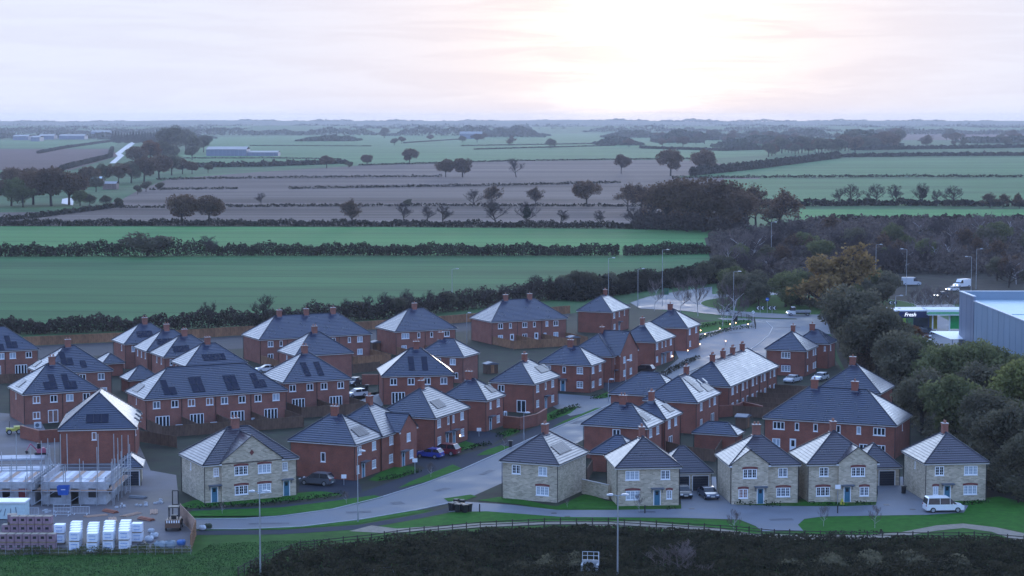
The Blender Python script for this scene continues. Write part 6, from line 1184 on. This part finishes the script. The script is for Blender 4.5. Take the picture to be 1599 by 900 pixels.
MB().box(0, W_, 0, 8, 0, 4.9).build('wall', mat('shop_navy', (.012, .018, .06), .5), T); MB().box(-.3, W_ + .1, -.25, 8.2, 4.9, 5.15).build('roof_edge', STEELW, T); MB().box(0, W_, -.12, -.01, 3.5, 4.85).build('fascia', mat('shop_fascia', (.016, .024, .085), .4), T)
LIME = mat('lime_panel', (.26, .42, .02), .4, var=.1); MB().box(.6, 2.6, -.06, -.01, .5, 3.3).build('window', LIME, T); MB().box(2.7, 4.4, -.05, -.01, .5, 3.3).build('window', mat('green_window', (.07, .15, .06), .3), T); MB().box(4.6, W_ - .4, -.05, -.01, .3, 3.3).build('window', GLASS, T)
cu = bpy.data.curves.new('lettering', 'FONT'); cu.body = 'Fresh'; cu.size = 1.25; cu.extrude = .03; cu.shear = .25; cu.offset = .02; cu.materials.append(mat('sign_white', (.85, .85, .85), .4, emit=(1, 1, 1, .5))); tmp = put('lettering', cu); bpy.context.view_layer.update(); me = bpy.data.meshes.new_from_object(tmp.evaluated_get(bpy.context.evaluated_depsgraph_get())); bpy.data.objects.remove(tmp); o = put('lettering', me, T, (2.2, -.16, 3.75)); o.rotation_euler = (math.pi / 2, 0, 0)
T = thing('fuel_canopy', G(1449, 520), 0, 'white fuel station canopy with green bands beside the shop', 'canopy'); GRN = mat('band_green', (.01, .40, .10), .4); k = 1 / PXM(G(1449, 520)); W_ = 60 * k
MB().box(0, W_, 0, 7, 4.1, 5.4).build('fascia', WHITE, T); MB().box(-.02, W_, -.03, -.005, 4.35, 4.62).box(-.02, W_, -.03, -.005, 4.72, 4.92).box(-.03, -.005, 0, 7, 4.35, 4.62).build('green_band', GRN, T); MB().poly([(.05, .05, 5.41), (W_, .05, 5.41), (W_, 7, 5.41), (.05, 7, 5.41)]).build('roof', ROOFP, T)
for x in (1.5, 5.5): MB().box(x - .15, x + .15, 2, 2.3, 0, 4.1).build('column', WHITE, T)
MB().box(.8, 3.0, 4, 4.2, .5, 3.8).build('price_panel', mat('yellow_panel', (.35, .30, .03), .4), T); MB().box(6, W_, 4, 4.2, .5, 3.8).build('green_panel', GRN, T)
T = thing('white_lean_to', G(1452, 545), 0, 'sloping white sheet roof below the fuel canopy', 'roof shelter'); k = 1 / PXM(G(1452, 545))
MB().poly([(0, 0, 3.9), (9, 0, 3.9), (9, -7, 2.9), (3.0, -7, 2.9)]).poly([(0, 0, 3.82), (3.0, -7, 2.82), (9, -7, 2.82), (9, 0, 3.82)]).poly([(0, 0, 3.82), (0, 0, 3.9), (3, -7, 2.9), (3, -7, 2.82)]).build('roof_sheet', WHITE, T)
for x, y in ((.5, -.2), (8.5, -.2), (3.4, -6.6), (8.5, -6.6)): MB().tube((x, y, 0), (x, y, 3.82 - abs(y) / 7), .08, .08, 6).build('post', METAL, T)
def barn(px0, px1, py, hm, dep, label, wallm, roofm, bays=6):
    A, Bv = G(px0, py), G(px1, py); L = (Bv - A).length; T = thing('farm_barn', A, math.atan2((Bv - A).y, (Bv - A).x), label, 'barn', 'far farm buildings')
    for i in range(bays): MB().box(i * L / bays + .1, (i + 1) * L / bays - .1, 0, dep, 0, hm).build('wall_bay', wallm, T)
    MB().poly([(0, -1, hm), (L, -1, hm), (L, dep / 2, hm * 1.4), (0, dep / 2, hm * 1.4)]).poly([(L, dep + 1, hm), (0, dep + 1, hm), (0, dep / 2, hm * 1.4), (L, dep / 2, hm * 1.4)]).poly([(0, 0, hm), (0, dep / 2, hm * 1.4), (0, dep, hm)]).build('roof', roofm, T)
barn(322, 385, 244, 9, 40, 'long grey barn with pale roof strip among the far pastures', CLADD, LEAD, 10); barn(386, 434, 244, 5, 30, 'low blue-grey barn joined to the long barn', CLADD, CANOPY, 7); barn(718, 753, 217, 13, 30, 'dark farm shed on the far pasture crest', CLADD, CANOPY, 4)
barn(128, 158, 291, 5, 12, 'pale-roofed farmhouse tucked in the left-hand wood', BRICKB, ROOFP, 3); barn(160, 182, 296, 4, 9, 'low cottage beside the pale-roofed farmhouse', BRICKB, LEAD, 3)
for i, (a, b, y) in enumerate(((20, 44, 219), (60, 84, 218), (92, 132, 218), (142, 172, 210), (48, 62, 221))): barn(a, b, y, 9, 40, 'pale shed of the hazy far trading estate ' + ['by its lamp', 'with the longest gap', 'beside the ploughed field hedge', 'on the rise', 'in front of the others'][i], CLADD, LEAD, 3)
# flock dotted over the far pasture
SHEEP = mat('fleece', (.42, .40, .36), .95)
# ------------------------------------------------------------------ the air
hz = MB().box(-4990, 4990, -95, 13200, -1.5, 76).build('haze', None); hz['kind'] = 'stuff'; tag(hz, 'thin pale morning haze over the fields')
hm_ = bpy.data.materials.new('haze'); hm_.use_nodes = True; t = hm_.node_tree; t.nodes.clear(); pv = t.nodes.new('ShaderNodeVolumePrincipled'); mo = t.nodes.new('ShaderNodeOutputMaterial')
pv.inputs['Color'].default_value = (.92, .89, .93, 1); pv.inputs['Density'].default_value = 6e-5; pv.inputs['Anisotropy'].default_value = .25; t.links.new(pv.outputs[0], mo.inputs['Volume']); hz.data.materials.clear(); hz.data.materials.append(hm_)
